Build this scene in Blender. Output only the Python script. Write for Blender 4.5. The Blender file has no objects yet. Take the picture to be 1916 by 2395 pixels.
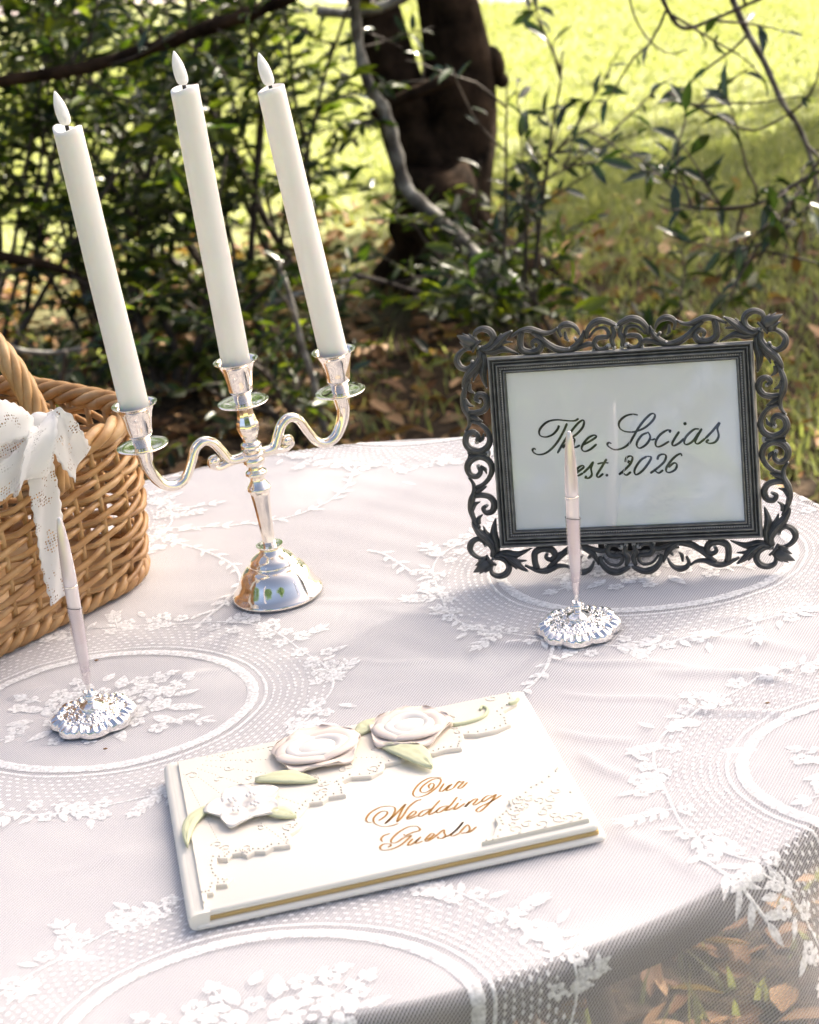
import bpy, bmesh, math, random
import numpy as np
from mathutils import Vector, Matrix

# ------------------------------------------------------------------ scene, camera, sky, sun, exposure
S = bpy.context.scene
COL = S.collection
PXW, PXH = 1916.0, 2395.0
FPX = 4600.0                       # focal length in photograph pixels
PITCH, ROLL = math.radians(21.68), math.radians(8.045)
TZ = 0.75                          # height of the table top
CAMZ = TZ + 0.6266

_rt = np.array([1.0, 0, 0])
_fw = np.array([0, math.cos(PITCH), -math.sin(PITCH)])
_up = np.array([0, math.sin(PITCH), math.cos(PITCH)])
_CR = math.cos(ROLL) * _rt - math.sin(ROLL) * _up
_CU = math.sin(ROLL) * _rt + math.cos(ROLL) * _up
_C = np.array([0, 0, CAMZ])

cam_d = bpy.data.cameras.new('camera')
cam = bpy.data.objects.new('camera', cam_d)
COL.objects.link(cam)
cam.matrix_world = Matrix(((_CR[0], _CU[0], -_fw[0], 0), (_CR[1], _CU[1], -_fw[1], 0),
                           (_CR[2], _CU[2], -_fw[2], CAMZ), (0, 0, 0, 1)))
cam_d.sensor_fit = 'VERTICAL'
cam_d.sensor_height = 36.0
cam_d.sensor_width = 28.8
cam_d.lens = FPX / PXH * 36.0
cam_d.clip_start = 0.05
cam_d.clip_end = 2000
cam_d.dof.use_dof = True
cam_d.dof.focus_distance = 1.42
cam_d.dof.aperture_fstop = 13.0
S.camera = cam

SUN_EL = math.radians(42.0)
SUN_AZ = math.atan2(0.74, 0.67)    # clockwise from +Y
SUN = np.array([math.sin(SUN_AZ) * math.cos(SUN_EL), math.cos(SUN_AZ) * math.cos(SUN_EL), math.sin(SUN_EL)])
W = bpy.data.worlds.new('World')
S.world = W
W.use_nodes = True
wn = W.node_tree.nodes
sky = wn.new('ShaderNodeTexSky')
sky.sky_type = 'NISHITA'
sky.sun_disc = False
sky.sun_elevation = SUN_EL
sky.sun_rotation = SUN_AZ
sky.air_density = 0.45
sky.dust_density = 5.0
sky.ozone_density = 0.3
wn['Background'].inputs['Strength'].default_value = 0.086
tint = wn.new('ShaderNodeMix'); tint.data_type = 'RGBA'; tint.blend_type = 'MULTIPLY'   # daylight film balance
tint.inputs[0].default_value = 1.0; tint.inputs[7].default_value = (1.035, 1.0, 0.945, 1)
W.node_tree.links.new(sky.outputs[0], tint.inputs[6]); W.node_tree.links.new(tint.outputs[2], wn['Background'].inputs[0])
sun_d = bpy.data.lights.new('sun', 'SUN')
sun_d.energy = 4.6
sun_d.angle = math.radians(0.55)
sun_d.color = (1.0, 0.91, 0.77)
sun_o = bpy.data.objects.new('sun', sun_d)
COL.objects.link(sun_o)
sun_o.rotation_euler = Vector(SUN).to_track_quat('Z', 'Y').to_euler()
sun_o.location = (6, 6, 8)

S.view_settings.view_transform = 'Standard'
S.view_settings.look = 'None'
S.view_settings.exposure = 2.35
S.view_settings.gamma = 1.0
S.view_settings.use_curve_mapping = False
S.render.engine = 'CYCLES'
S.cycles.transparent_max_bounces = 24
S.cycles.max_bounces = 10
S.cycles.sample_clamp_indirect = 8.0
S.cycles.caustics_reflective = False
S.cycles.caustics_refractive = False

# ------------------------------------------------------------------ helpers
def ray(x, y):
    return _CR * (x - PXW / 2) / FPX + _CU * (PXH / 2 - y) / FPX + _fw
def at(x, y, z=TZ):
    """place seen at photograph pixel (x, y) on the level plane z"""
    d = ray(x, y)
    return _C + d * ((z - CAMZ) / d[2])
def aty(x, y, Y):
    d = ray(x, y)
    return _C + d * (Y / d[1])
def atplane(x, y, o, n):
    d = ray(x, y)
    return _C + d * (np.dot(o - _C, n) / np.dot(d, n))

def A(p):
    return np.asarray(p, float)
def smooth_path(P, n=6, closed=False):
    P = A(P)
    N = len(P)
    out = []
    segs = N if closed else N - 1
    for i in range(segs):
        if closed:
            p0, p1, p2, p3 = P[(i - 1) % N], P[i], P[(i + 1) % N], P[(i + 2) % N]
        else:
            p1, p2 = P[i], P[i + 1]
            p0 = P[i - 1] if i > 0 else 2 * p1 - p2
            p3 = P[i + 2] if i + 2 < N else 2 * p2 - p1
        for k in range(n):
            t = k / n
            out.append(0.5 * ((2 * p1) + (-p0 + p2) * t + (2 * p0 - 5 * p1 + 4 * p2 - p3) * t * t + (-p0 + 3 * p1 - 3 * p2 + p3) * t ** 3))
    if not closed:
        out.append(P[-1])
    return np.array(out)
def unit(v):
    v = A(v)
    return v / (np.linalg.norm(v) + 1e-12)

class MB:
    """collects vertices and faces for one mesh"""
    def __init__(s):
        s.v = []; s.f = []; s.n = 0
    def add(s, V, F):
        V = A(V).reshape(-1, 3)
        s.v.append(V)
        s.f.extend([tuple(i + s.n for i in f) for f in F])
        s.n += len(V)
    def tube(s, P, r, seg=8, closed=False, flat=1.0, up=None, caps=True):
        """tube of radius r (number or list) along P; flat scales it along up"""
        P = A(P); N = len(P)
        r = np.full(N, r, float) if np.isscalar(r) else A(r)
        if closed:
            T = np.roll(P, -1, 0) - np.roll(P, 1, 0)
        else:
            T = np.gradient(P, axis=0)
        T /= (np.linalg.norm(T, axis=1)[:, None] + 1e-12)
        if up is not None:
            u = A(up)
            B = np.cross(T, u); B /= (np.linalg.norm(B, axis=1)[:, None] + 1e-12)
            Nn = np.cross(B, T)
        else:
            a = np.array([0, 0, 1.0]) if abs(T[0][2]) < .9 else np.array([1.0, 0, 0])
            n0 = unit(np.cross(T[0], np.cross(a, T[0])))
            Nn = np.zeros((N, 3))
            for i in range(N):
                n0 = n0 - T[i] * np.dot(n0, T[i]); n0 = unit(n0); Nn[i] = n0
            B = np.cross(T, Nn)
        th = np.arange(seg) * 2 * math.pi / seg
        V = P[:, None, :] + r[:, None, None] * (np.cos(th)[None, :, None] * B[:, None, :] + flat * np.sin(th)[None, :, None] * Nn[:, None, :])
        V = V.reshape(-1, 3)
        F = []
        for i in range(N if closed else N - 1):
            j = (i + 1) % N
            for k in range(seg):
                l = (k + 1) % seg
                F.append((i * seg + k, i * seg + l, j * seg + l, j * seg + k))
        if caps and not closed:
            F.append(tuple(range(seg))[::-1]); F.append(tuple((N - 1) * seg + k for k in range(seg)))
        s.add(V, F)
    def lathe(s, prof, n=40, o=(0, 0, 0), M=None, rf=None):
        """prof: list of (radius, z); rf(theta, i) scales the radius"""
        prof = [p for p in prof]
        V = []; F = []
        for i, (r, z) in enumerate(prof):
            for k in range(n):
                t = 2 * math.pi * k / n
                q = r * (rf(t, i) if rf else 1)
                V.append((q * math.cos(t), q * math.sin(t), z))
        V = A(V)
        if M is not None:
            V = V @ A(M).T
        V = V + A(o)
        for i in range(len(prof) - 1):
            for k in range(n):
                l = (k + 1) % n
                F.append((i * n + k, i * n + l, (i + 1) * n + l, (i + 1) * n + k))
        if prof[0][0] > 1e-6: F.append(tuple(range(n))[::-1])
        if prof[-1][0] > 1e-6: F.append(tuple((len(prof) - 1) * n + k for k in range(n)))
        s.add(V, F)
    def box(s, c, h, M=None):
        V = A([(x, y, z) for x in (-1, 1) for y in (-1, 1) for z in (-1, 1)]) * A(h)
        if M is not None: V = V @ A(M).T
        s.add(V + A(c), [(0, 1, 3, 2), (4, 6, 7, 5), (0, 4, 5, 1), (2, 3, 7, 6), (0, 2, 6, 4), (1, 5, 7, 3)])
    def prism(s, poly, z0, z1, top=None):
        """closed polygon (x, y) raised from z0 to z1; top: optional inset copy for a bevel"""
        P = A(poly); n = len(P)
        T = P if top is None else A(top)
        V = np.vstack([np.c_[P, np.full(n, z0)], np.c_[P, np.full(n, z1 - (0.0006 if top is not None else 0))], np.c_[T, np.full(n, z1)]])
        F = []
        for k in range(n):
            l = (k + 1) % n
            F.append((k, l, n + l, n + k)); F.append((n + k, n + l, 2 * n + l, 2 * n + k))
        F.append(tuple(2 * n + k for k in range(n))); F.append(tuple(range(n))[::-1])
        s.add(V, F)
    def sphere(s, c, r, seg=8, rings=5, sc=(1, 1, 1)):
        V = []; F = []
        for i in range(rings + 1):
            a = math.pi * i / rings
            for k in range(seg):
                b = 2 * math.pi * k / seg
                V.append((r * math.sin(a) * math.cos(b) * sc[0], r * math.sin(a) * math.sin(b) * sc[1], r * math.cos(a) * sc[2]))
        for i in range(rings):
            for k in range(seg):
                l = (k + 1) % seg
                F.append((i * seg + k, (i + 1) * seg + k, (i + 1) * seg + l, i * seg + l))
        s.add(A(V) + A(c), F)
    def build(s, name, mat, parent=None, o=(0, 0, 0), R=None, smooth=True, autos=None, kind=None, label=None):
        V = np.vstack(s.v) - A(o)
        if R is not None: V = V @ A(R)       # world -> local (R columns are local axes)
        me = bpy.data.meshes.new(name)
        me.from_pydata(V.tolist(), [], s.f)
        me.validate()
        if smooth:
            me.polygons.foreach_set('use_smooth', [True] * len(me.polygons))
        if autos is not None:
            me.set_sharp_from_angle(angle=math.radians(autos))
        return link(name, me, mat, parent, kind, label)

def link(name, me, mat, parent=None, kind=None, label=None):
    o = bpy.data.objects.new(name, me)
    COL.objects.link(o)
    if mat is not None: me.materials.append(mat)
    if parent is not None: o.parent = parent
    if kind: o['kind'] = kind
    if label: o['label'] = label
    return o
def np_mesh(name, V, F, mat, parent=None, kind=None, smooth=False, uv=None, label=None):
    """fast mesh from arrays: F is an (n, k) index array"""
    V = np.ascontiguousarray(V, np.float32); F = np.ascontiguousarray(F, np.int32)
    me = bpy.data.meshes.new(name)
    n, k = F.shape
    me.vertices.add(len(V)); me.vertices.foreach_set('co', V.ravel())
    me.loops.add(n * k); me.loops.foreach_set('vertex_index', F.ravel())
    me.polygons.add(n); me.polygons.foreach_set('loop_start', np.arange(0, n * k, k, dtype=np.int32))
    me.polygons.foreach_set('loop_total', np.full(n, k, np.int32))
    if smooth: me.polygons.foreach_set('use_smooth', np.ones(n, bool))
    if uv is not None:
        l = me.uv_layers.new(name='UVMap')
        l.data.foreach_set('uv', np.ascontiguousarray(uv[F.ravel()], np.float32).ravel())
    me.update(calc_edges=True)
    return link(name, me, mat, parent, kind, label)
def thing(name, label, cat, loc=(0, 0, 0), group=None, R=None):
    o = bpy.data.objects.new(name, None)
    o.empty_display_size = 0.05
    COL.objects.link(o)
    if R is not None:
        M = Matrix([[R[0][0], R[0][1], R[0][2], loc[0]], [R[1][0], R[1][1], R[1][2], loc[1]], [R[2][0], R[2][1], R[2][2], loc[2]], [0, 0, 0, 1]])
        o.matrix_world = M
    else:
        o.location = tuple(float(c) for c in loc)
    o['label'] = label; o['category'] = cat
    if group: o['group'] = group
    return o
def tag(o, label, cat, group=None):
    o['label'] = label; o['category'] = cat
    if group: o['group'] = group
    return o

# ------------------------------------------------------------------ materials
def mat(name, base=(.8, .8, .8), rough=.5, metal=0, spec=.5, **kw):
    m = bpy.data.materials.new(name)
    m.use_nodes = True
    b = m.node_tree.nodes['Principled BSDF']
    b.inputs['Base Color'].default_value = (*base, 1)
    b.inputs['Roughness'].default_value = rough
    b.inputs['Metallic'].default_value = metal
    b.inputs['Specular IOR Level'].default_value = spec
    for k, v in kw.items():
        b.inputs[k.replace('_', ' ')].default_value = v
    return m
def nd(m, t, **kw):
    n = m.node_tree.nodes.new(t)
    for k, v in kw.items():
        if k.startswith('i_'):
            n.inputs[int(k[2:])].default_value = v
        else:
            setattr(n, k, v)
    return n
def lk(m, a, b):
    m.node_tree.links.new(a, b)
def BS(m):
    return m.node_tree.nodes['Principled BSDF']
def ramp(m, fac, stops):
    r = nd(m, 'ShaderNodeValToRGB')
    e = r.color_ramp.elements
    while len(e) < len(stops): e.new(.5)
    for q, (p, c) in zip(e, stops):
        q.position = p; q.color = (*c, 1) if len(c) == 3 else c
    lk(m, fac, r.inputs[0])
    return r.outputs[0]
def noise(m, scale, detail=4, coord='Object', rough=.55, vec=None):
    if vec is None:
        tc = nd(m, 'ShaderNodeTexCoord'); vec = tc.outputs[coord]
    n = nd(m, 'ShaderNodeTexNoise')
    n.inputs['Scale'].default_value = scale; n.inputs['Detail'].default_value = detail; n.inputs['Roughness'].default_value = rough
    lk(m, vec, n.inputs['Vector'])
    return n.outputs['Fac']
def bump(m, h, strength=.3, dist=.002):
    b = nd(m, 'ShaderNodeBump')
    b.inputs['Strength'].default_value = strength; b.inputs['Distance'].default_value = dist
    lk(m, h, b.inputs['Height']); lk(m, b.outputs[0], BS(m).inputs['Normal'])

def leaf_mat(name, c1, c2, c3, rough=.33, trans=.35, spec=.6, tm=(1.6, 1.9, .6)):
    m = mat(name, c1, rough, spec=spec)
    g = nd(m, 'ShaderNodeNewGeometry')
    col = ramp(m, g.outputs['Random Per Island'], [(0, c1), (.55, c2), (1, c3)])
    lk(m, col, BS(m).inputs['Base Color'])
    t = nd(m, 'ShaderNodeBsdfTranslucent')
    mm = nd(m, 'ShaderNodeMix', data_type='RGBA', blend_type='MULTIPLY')
    mm.inputs[0].default_value = 1
    lk(m, col, mm.inputs[6]); mm.inputs[7].default_value = (*tm, 1)
    lk(m, mm.outputs[2], t.inputs[0])
    mx = nd(m, 'ShaderNodeMixShader'); mx.inputs[0].default_value = trans
    out = m.node_tree.nodes['Material Output']
    lk(m, BS(m).outputs[0], mx.inputs[1]); lk(m, t.outputs[0], mx.inputs[2]); lk(m, mx.outputs[0], out.inputs[0])
    return m

M_shrub = leaf_mat('shrub_leaf', (.009, .02, .007), (.032, .058, .013), (.12, .15, .03), rough=.34, trans=.42, spec=.5, tm=(2.1, 2.1, .5))
M_twigleaf = leaf_mat('dark_glossy_leaf', (.012, .026, .012), (.025, .045, .016), (.05, .075, .022), rough=.25, trans=.2, spec=.8)
M_crown = leaf_mat('tree_leaf', (.03, .07, .015), (.05, .1, .02), (.08, .13, .03), rough=.45)
M_grass = leaf_mat('grass_blade', (.22, .25, .10), (.28, .305, .135), (.36, .36, .185), rough=.6, trans=.45, spec=.3, tm=(1.35, 1.4, .8))
M_litter = leaf_mat('dry_leaf', (.14, .062, .026), (.28, .15, .068), (.46, .29, .155), rough=.6, trans=.15, spec=.3)

M_bark = mat('dark_bark', (.03, .022, .016), .95, spec=.08)
_n = noise(M_bark, 14, 6)
lk(M_bark, ramp(M_bark, _n, [(.3, (.005, .0038, .003)), (.75, (.06, .038, .024))]), BS(M_bark).inputs['Base Color'])
bump(M_bark, _n, .8, .02)
M_twig = mat('grey_brown_twig', (.09, .07, .05), .75)
_n = noise(M_twig, 30, 4)
lk(M_twig, ramp(M_twig, _n, [(.35, (.03, .022, .016)), (.7, (.1, .078, .06))]), BS(M_twig).inputs['Base Color'])
M_lichen = mat('lichen_grey_branch', (.2, .19, .17), .8)
_n = noise(M_lichen, 22, 5)
lk(M_lichen, ramp(M_lichen, _n, [(.35, (.05, .042, .035)), (.52, (.17, .16, .14)), (.68, (.4, .39, .35))]), BS(M_lichen).inputs['Base Color'])
bump(M_lichen, _n, .5, .006)

# ground: lawn far off, brown leaf mould under the shrubs
M_ground = mat('ground_soil_and_lawn', (.1, .1, .05), .9, spec=.2)
_tc = nd(M_ground, 'ShaderNodeTexCoord')
_n1 = noise(M_ground, 1.3, 5, vec=_tc.outputs['Object'])
_n2 = noise(M_ground, 45, 5, vec=_tc.outputs['Object'])
_n3 = noise(M_ground, 9, 4, vec=_tc.outputs['Object'])
_sx = nd(M_ground, 'ShaderNodeSeparateXYZ'); lk(M_ground, _tc.outputs['Object'], _sx.inputs[0])
_a = nd(M_ground, 'ShaderNodeMath', operation='MULTIPLY_ADD'); lk(M_ground, _n1, _a.inputs[0]); _a.inputs[1].default_value = 2.2
lk(M_ground, _sx.outputs[1], _a.inputs[2])
_mr = nd(M_ground, 'ShaderNodeMapRange'); lk(M_ground, _a.outputs[0], _mr.inputs[0])
_mr.inputs[1].default_value = 5.9; _mr.inputs[2].default_value = 7.0
_soil = ramp(M_ground, _n2, [(.3, (.022, .015, .009)), (.55, (.06, .04, .024)), (.75, (.14, .095, .06))])
_lawn = ramp(M_ground, _n3, [(.25, (.22, .25, .1)), (.5, (.27, .29, .125)), (.8, (.33, .33, .165))])
_mx = nd(M_ground, 'ShaderNodeMix', data_type='RGBA'); _mr2 = nd(M_ground, 'ShaderNodeMapRange'); lk(M_ground, _a.outputs[0], _mr2.inputs[0]); _mr2.inputs[1].default_value = -1.6; _mr2.inputs[2].default_value = -2.6
_mm = nd(M_ground, 'ShaderNodeMath', operation='MAXIMUM'); lk(M_ground, _mr.outputs[0], _mm.inputs[0]); lk(M_ground, _mr2.outputs[0], _mm.inputs[1])
lk(M_ground, _mm.outputs[0], _mx.inputs[0]); lk(M_ground, _soil, _mx.inputs[6]); lk(M_ground, _lawn, _mx.inputs[7])
lk(M_ground, _mx.outputs[2], BS(M_ground).inputs['Base Color'])
bump(M_ground, _n2, .6, .03)
M_road = mat('pale_gravel_path', (.42, .36, .35), .95)
_n = noise(M_road, 60, 4)
lk(M_road, ramp(M_road, _n, [(.3, (.3, .25, .24)), (.7, (.5, .43, .42))]), BS(M_road).inputs['Base Color'])

M_chrome = mat('polished_silver', (.95, .87, .77), .07, 1.0)
_n = noise(M_chrome, 60, 3)
lk(M_chrome, ramp(M_chrome, _n, [(.3, (.05, .05, .05)), (.75, (.13, .13, .13))]), BS(M_chrome).inputs['Roughness'])
M_chrome2 = mat('bright_chrome', (.92, .89, .86), .15, 1.0)
M_wax = mat('ivory_wax', (.86, .83, .77), .45, spec=.4)
BS(M_wax).inputs['Subsurface Weight'].default_value = .25
BS(M_wax).inputs['Subsurface Radius'].default_value = (.012, .008, .005)
BS(M_wax).inputs['Subsurface Scale'].default_value = 1.0
_n = noise(M_wax, 30, 4)
lk(M_wax, ramp(M_wax, _n, [(.3, (.9, .88, .825)), (.7, (.94, .92, .875))]), BS(M_wax).inputs['Base Color'])
bump(M_wax, noise(M_wax, 160, 3), .08, .001)
M_bulb = mat('frosted_white_plastic', (.88, .88, .87), .65, spec=.2)
BS(M_bulb).inputs['Subsurface Weight'].default_value = .7
BS(M_bulb).inputs['Subsurface Radius'].default_value = (.01, .01, .01)
BS(M_bulb).inputs['Subsurface Scale'].default_value = 1.0
M_wick = mat('black_wick', (.03, .025, .02), .7)

M_pewter = mat('dark_pewter', (.1, .095, .09), .42, .4)
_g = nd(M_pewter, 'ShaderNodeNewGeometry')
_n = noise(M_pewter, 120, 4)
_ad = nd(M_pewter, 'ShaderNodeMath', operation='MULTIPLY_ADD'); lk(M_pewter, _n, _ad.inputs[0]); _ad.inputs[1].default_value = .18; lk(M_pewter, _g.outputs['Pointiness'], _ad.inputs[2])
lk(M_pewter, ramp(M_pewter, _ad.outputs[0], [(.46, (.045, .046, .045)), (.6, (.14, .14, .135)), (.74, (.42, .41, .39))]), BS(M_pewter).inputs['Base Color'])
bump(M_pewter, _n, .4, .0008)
M_card = mat('white_card', (.9, .895, .87), .6)
M_ink = mat('dark_brown_ink', (.018, .013, .01), .6)
M_back = mat('black_board_backing', (.03, .03, .03), .8)
M_glass = bpy.data.materials.new('picture_glass')
M_glass.use_nodes = True
_nt = M_glass.node_tree
_nt.nodes.remove(_nt.nodes['Principled BSDF'])
_t = nd(M_glass, 'ShaderNodeBsdfTransparent'); _gl = nd(M_glass, 'ShaderNodeBsdfGlossy'); _gl.inputs['Roughness'].default_value = .03
_fr = nd(M_glass, 'ShaderNodeValue'); _fr.outputs[0].default_value = .05
_mx = nd(M_glass, 'ShaderNodeMixShader'); lk(M_glass, _fr.outputs[0], _mx.inputs[0]); lk(M_glass, _t.outputs[0], _mx.inputs[1]); lk(M_glass, _gl.outputs[0], _mx.inputs[2])
lk(M_glass, _mx.outputs[0], _nt.nodes['Material Output'].inputs[0])

M_book = mat('cream_book_cover', (.8, .77, .69), .65, spec=.3)
bump(M_book, noise(M_book, 500, 3), .1, .0005)
M_plaster = mat('cream_moulded_resin', (.76, .71, .62), .6, spec=.3)
M_petal = mat('blush_resin_petal', (.78, .68, .60), .6, spec=.3)
_g = nd(M_petal, 'ShaderNodeNewGeometry')
M_petalw = mat('white_resin_petal', (.79, .755, .70), .6, spec=.3)
M_paleleaf = mat('pale_green_resin', (.62, .64, .42), .6, spec=.3)
M_pages = mat('gilt_page_edges', (.62, .43, .17), .5, .1)
_tc = nd(M_pages, 'ShaderNodeTexCoord'); _w = nd(M_pages, 'ShaderNodeTexWave', bands_direction='Z'); _w.inputs['Scale'].default_value = 700
lk(M_pages, _tc.outputs['Object'], _w.inputs[0]); bump(M_pages, _w.outputs['Fac'], .4, .0004)
M_gold = mat('copper_gold_print', (.38, .205, .065), .75, 0, spec=.1)
M_pearl = mat('white_pearl', (.85, .82, .8), .2)

M_pen = mat('pink_silver_pen', (.8, .74, .75), .25, .5)
M_clear = bpy.data.materials.new('clear_pen_plastic')
M_clear.use_nodes = True
_nt = M_clear.node_tree; _nt.nodes.remove(_nt.nodes['Principled BSDF'])
_t = nd(M_clear, 'ShaderNodeBsdfTransparent'); _t.inputs[0].default_value = (.985, .97, .975, 1)
_gl = nd(M_clear, 'ShaderNodeBsdfGlossy'); _gl.inputs['Roughness'].default_value = .08
_lw = nd(M_clear, 'ShaderNodeLayerWeight'); _lw.inputs[0].default_value = .12
_mx = nd(M_clear, 'ShaderNodeMixShader'); lk(M_clear, _lw.outputs['Facing'], _mx.inputs[0]); lk(M_clear, _t.outputs[0], _mx.inputs[1]); lk(M_clear, _gl.outputs[0], _mx.inputs[2])
lk(M_clear, _mx.outputs[0], _nt.nodes['Material Output'].inputs[0])

M_wicker = mat('peeled_willow', (.42, .25, .12), .42, spec=.5)
_tc = nd(M_wicker, 'ShaderNodeTexCoord')
_n = noise(M_wicker, 35, 5, vec=_tc.outputs['Object'])
_oi = nd(M_wicker, 'ShaderNodeNewGeometry')
_ad = nd(M_wicker, 'ShaderNodeMath', operation='MULTIPLY_ADD'); lk(M_wicker, _oi.outputs['Random Per Island'], _ad.inputs[0]); _ad.inputs[1].default_value = .35; lk(M_wicker, _n, _ad.inputs[2])
lk(M_wicker, ramp(M_wicker, _ad.outputs[0], [(.35, (.24, .105, .03)), (.65, (.46, .26, .1)), (1.0, (.68, .48, .26))]), BS(M_wicker).inputs['Base Color'])
bump(M_wicker, noise(M_wicker, 200, 4, vec=_tc.outputs['Object']), .25, .0008)

M_table = mat('white_table_top', (.6, .59, .597), .6)
M_tedge = mat('dark_brown_wood', (.06, .038, .027), .6)
M_tleg = mat('brown_wood_leg', (.16, .11, .075), .5)

def sheer(name, lo, hi, per, col, hole=None):
    """white fabric with open holes: opacity runs between lo and hi across the threads"""
    m = bpy.data.materials.new(name); m.use_nodes = True
    nt = m.node_tree; b = BS(m)
    b.inputs['Base Color'].default_value = (*col, 1); b.inputs['Roughness'].default_value = .8; b.inputs['Specular IOR Level'].default_value = .2
    tl = nd(m, 'ShaderNodeBsdfTranslucent'); tl.inputs[0].default_value = (*col, 1)
    m1 = nd(m, 'ShaderNodeMixShader'); m1.inputs[0].default_value = .3
    lk(m, b.outputs[0], m1.inputs[1]); lk(m, tl.outputs[0], m1.inputs[2])
    tr = nd(m, 'ShaderNodeBsdfTransparent')
    m2 = nd(m, 'ShaderNodeMixShader'); lk(m, tr.outputs[0], m2.inputs[1]); lk(m, m1.outputs[0], m2.inputs[2])
    lk(m, m2.outputs[0], nt.nodes['Material Output'].inputs[0])
    uv = nd(m, 'ShaderNodeTexCoord').outputs['UV']
    if per:
        fs = []
        for ang in (per[1], per[2]):
            mp = nd(m, 'ShaderNodeMapping'); mp.inputs['Rotation'].default_value = (0, 0, ang); lk(m, uv, mp.inputs[0])
            s_ = nd(m, 'ShaderNodeSeparateXYZ'); lk(m, mp.outputs[0], s_.inputs[0])
            k = nd(m, 'ShaderNodeMath', operation='MULTIPLY'); lk(m, s_.outputs[0], k.inputs[0]); k.inputs[1].default_value = 2 * math.pi / per[0]
            sn = nd(m, 'ShaderNodeMath', operation='SINE'); lk(m, k.outputs[0], sn.inputs[0]); fs.append(sn.outputs[0])
        mxx = nd(m, 'ShaderNodeMath', operation='MULTIPLY_ADD'); lk(m, fs[1], mxx.inputs[0]); mxx.inputs[1].default_value = per[3]; lk(m, fs[0], mxx.inputs[2])
        mr = nd(m, 'ShaderNodeMapRange'); lk(m, mxx.outputs[0], mr.inputs[0]); mr.inputs[1].default_value = -.9; mr.inputs[2].default_value = .9
        mr.inputs[3].default_value = lo; mr.inputs[4].default_value = hi
        lk(m, mr.outputs[0], m2.inputs[0])
    if hole:
        v = nd(m, 'ShaderNodeTexVoronoi'); v.inputs['Scale'].default_value = hole[0]; v.inputs['Randomness'].default_value = .35; lk(m, uv, v.inputs['Vector'])
        n = nd(m, 'ShaderNodeTexNoise'); n.inputs['Scale'].default_value = hole[1]; n.inputs['Detail'].default_value = 2; lk(m, uv, n.inputs['Vector'])
        a = nd(m, 'ShaderNodeMapRange'); lk(m, n.outputs['Fac'], a.inputs[0]); a.inputs[1].default_value = .48; a.inputs[2].default_value = .57; a.inputs[3].default_value = 0; a.inputs[4].default_value = .36
        c = nd(m, 'ShaderNodeMath', operation='LESS_THAN'); lk(m, v.outputs['Distance'], c.inputs[0]); lk(m, a.outputs[0], c.inputs[1])
        d = nd(m, 'ShaderNodeMapRange'); lk(m, c.outputs[0], d.inputs[0]); d.inputs[3].default_value = hi; d.inputs[4].default_value = lo
        lk(m, d.outputs[0], m2.inputs[0])
    return m
M_net = sheer('sheer_net', .24, .74, (.0019, .5, -.6, .35), (.81, .80, .805))
M_lace = mat('white_lace_thread', (.84, .84, .83), .85, spec=.2)
_n = noise(M_lace, 900, 3)
bump(M_lace, _n, .5, .0006)
_tr = nd(M_lace, 'ShaderNodeBsdfTransparent'); _mx = nd(M_lace, 'ShaderNodeMixShader')
_op = nd(M_lace, 'ShaderNodeMapRange'); lk(M_lace, noise(M_lace, 420, 4), _op.inputs[0])
_op.inputs[1].default_value = .35; _op.inputs[2].default_value = .62; _op.inputs[3].default_value = .6; _op.inputs[4].default_value = 1.0
lk(M_lace, _op.outputs[0], _mx.inputs[0]); lk(M_lace, _tr.outputs[0], _mx.inputs[1]); lk(M_lace, BS(M_lace).outputs[0], _mx.inputs[2])
lk(M_lace, _mx.outputs[0], M_lace.node_tree.nodes['Material Output'].inputs[0])
M_ribbon = sheer('lace_ribbon', .04, .86, None, (.9, .895, .88), hole=(420, 75))
# ------------------------------------------------------------------ the setting: ground, path
rng = np.random.default_rng(7)
random.seed(7)
def gz(x, y):
    return 0.0 * x
_xs = np.concatenate([np.linspace(-150, -6, 13), np.linspace(-5, 5, 81), np.linspace(6, 150, 13)])
_ys = np.concatenate([np.linspace(-120, -2, 10), np.linspace(-1.5, 12, 109), np.linspace(14, 180, 14)])
_X, _Y = np.meshgrid(_xs, _ys)
def ground_h(x, y):
    return 0.012 * np.sin(2.1 * x + 1.3 * y) + 0.01 * np.sin(4.7 * x - 3.1 * y + 1) + .006 * np.sin(9 * x + 7 * y)
_Z = ground_h(_X, _Y) * (np.abs(_X) < 5.5) * (_Y < 12.5) * (_Y > -1.6)
_nx, _ny = len(_xs), len(_ys)
_i = np.arange((_ny - 1) * _nx).reshape(_ny - 1, _nx)[:, :-1].ravel()
ground = np_mesh('ground', np.c_[_X.ravel(), _Y.ravel(), _Z.ravel()], np.c_[_i, _i + 1, _i + 1 + _nx, _i + _nx], M_ground, kind='structure', smooth=True)
# pale path across the top of the view
_d = unit([2.34, -2.12, 0]); _nn = np.array([-_d[1], _d[0], 0])
if _nn[1] < 0: _nn = -_nn
_c0 = np.array([0.25, 10.75, 0.02])
_V = []; _F = []
for k in range(41):
    t = -40 + 80 * k / 40
    for w in (.0, .9, 1.8, 2.7):
        e = 0.12 * math.sin(3.1 * k + w * 7) if w in (0, 2.7) else 0
        _V.append(_c0 + _d * t + _nn * (w + e) + np.array([0, 0, .012 if 0 < w < 2.7 else -.02]))
for k in range(40):
    for j in range(3):
        _F.append((k * 4 + j, k * 4 + j + 1, k * 4 + j + 5, k * 4 + j + 4))
path = np_mesh('path', A(_V), A(_F).astype(int), M_road, kind='structure', smooth=True)

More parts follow.
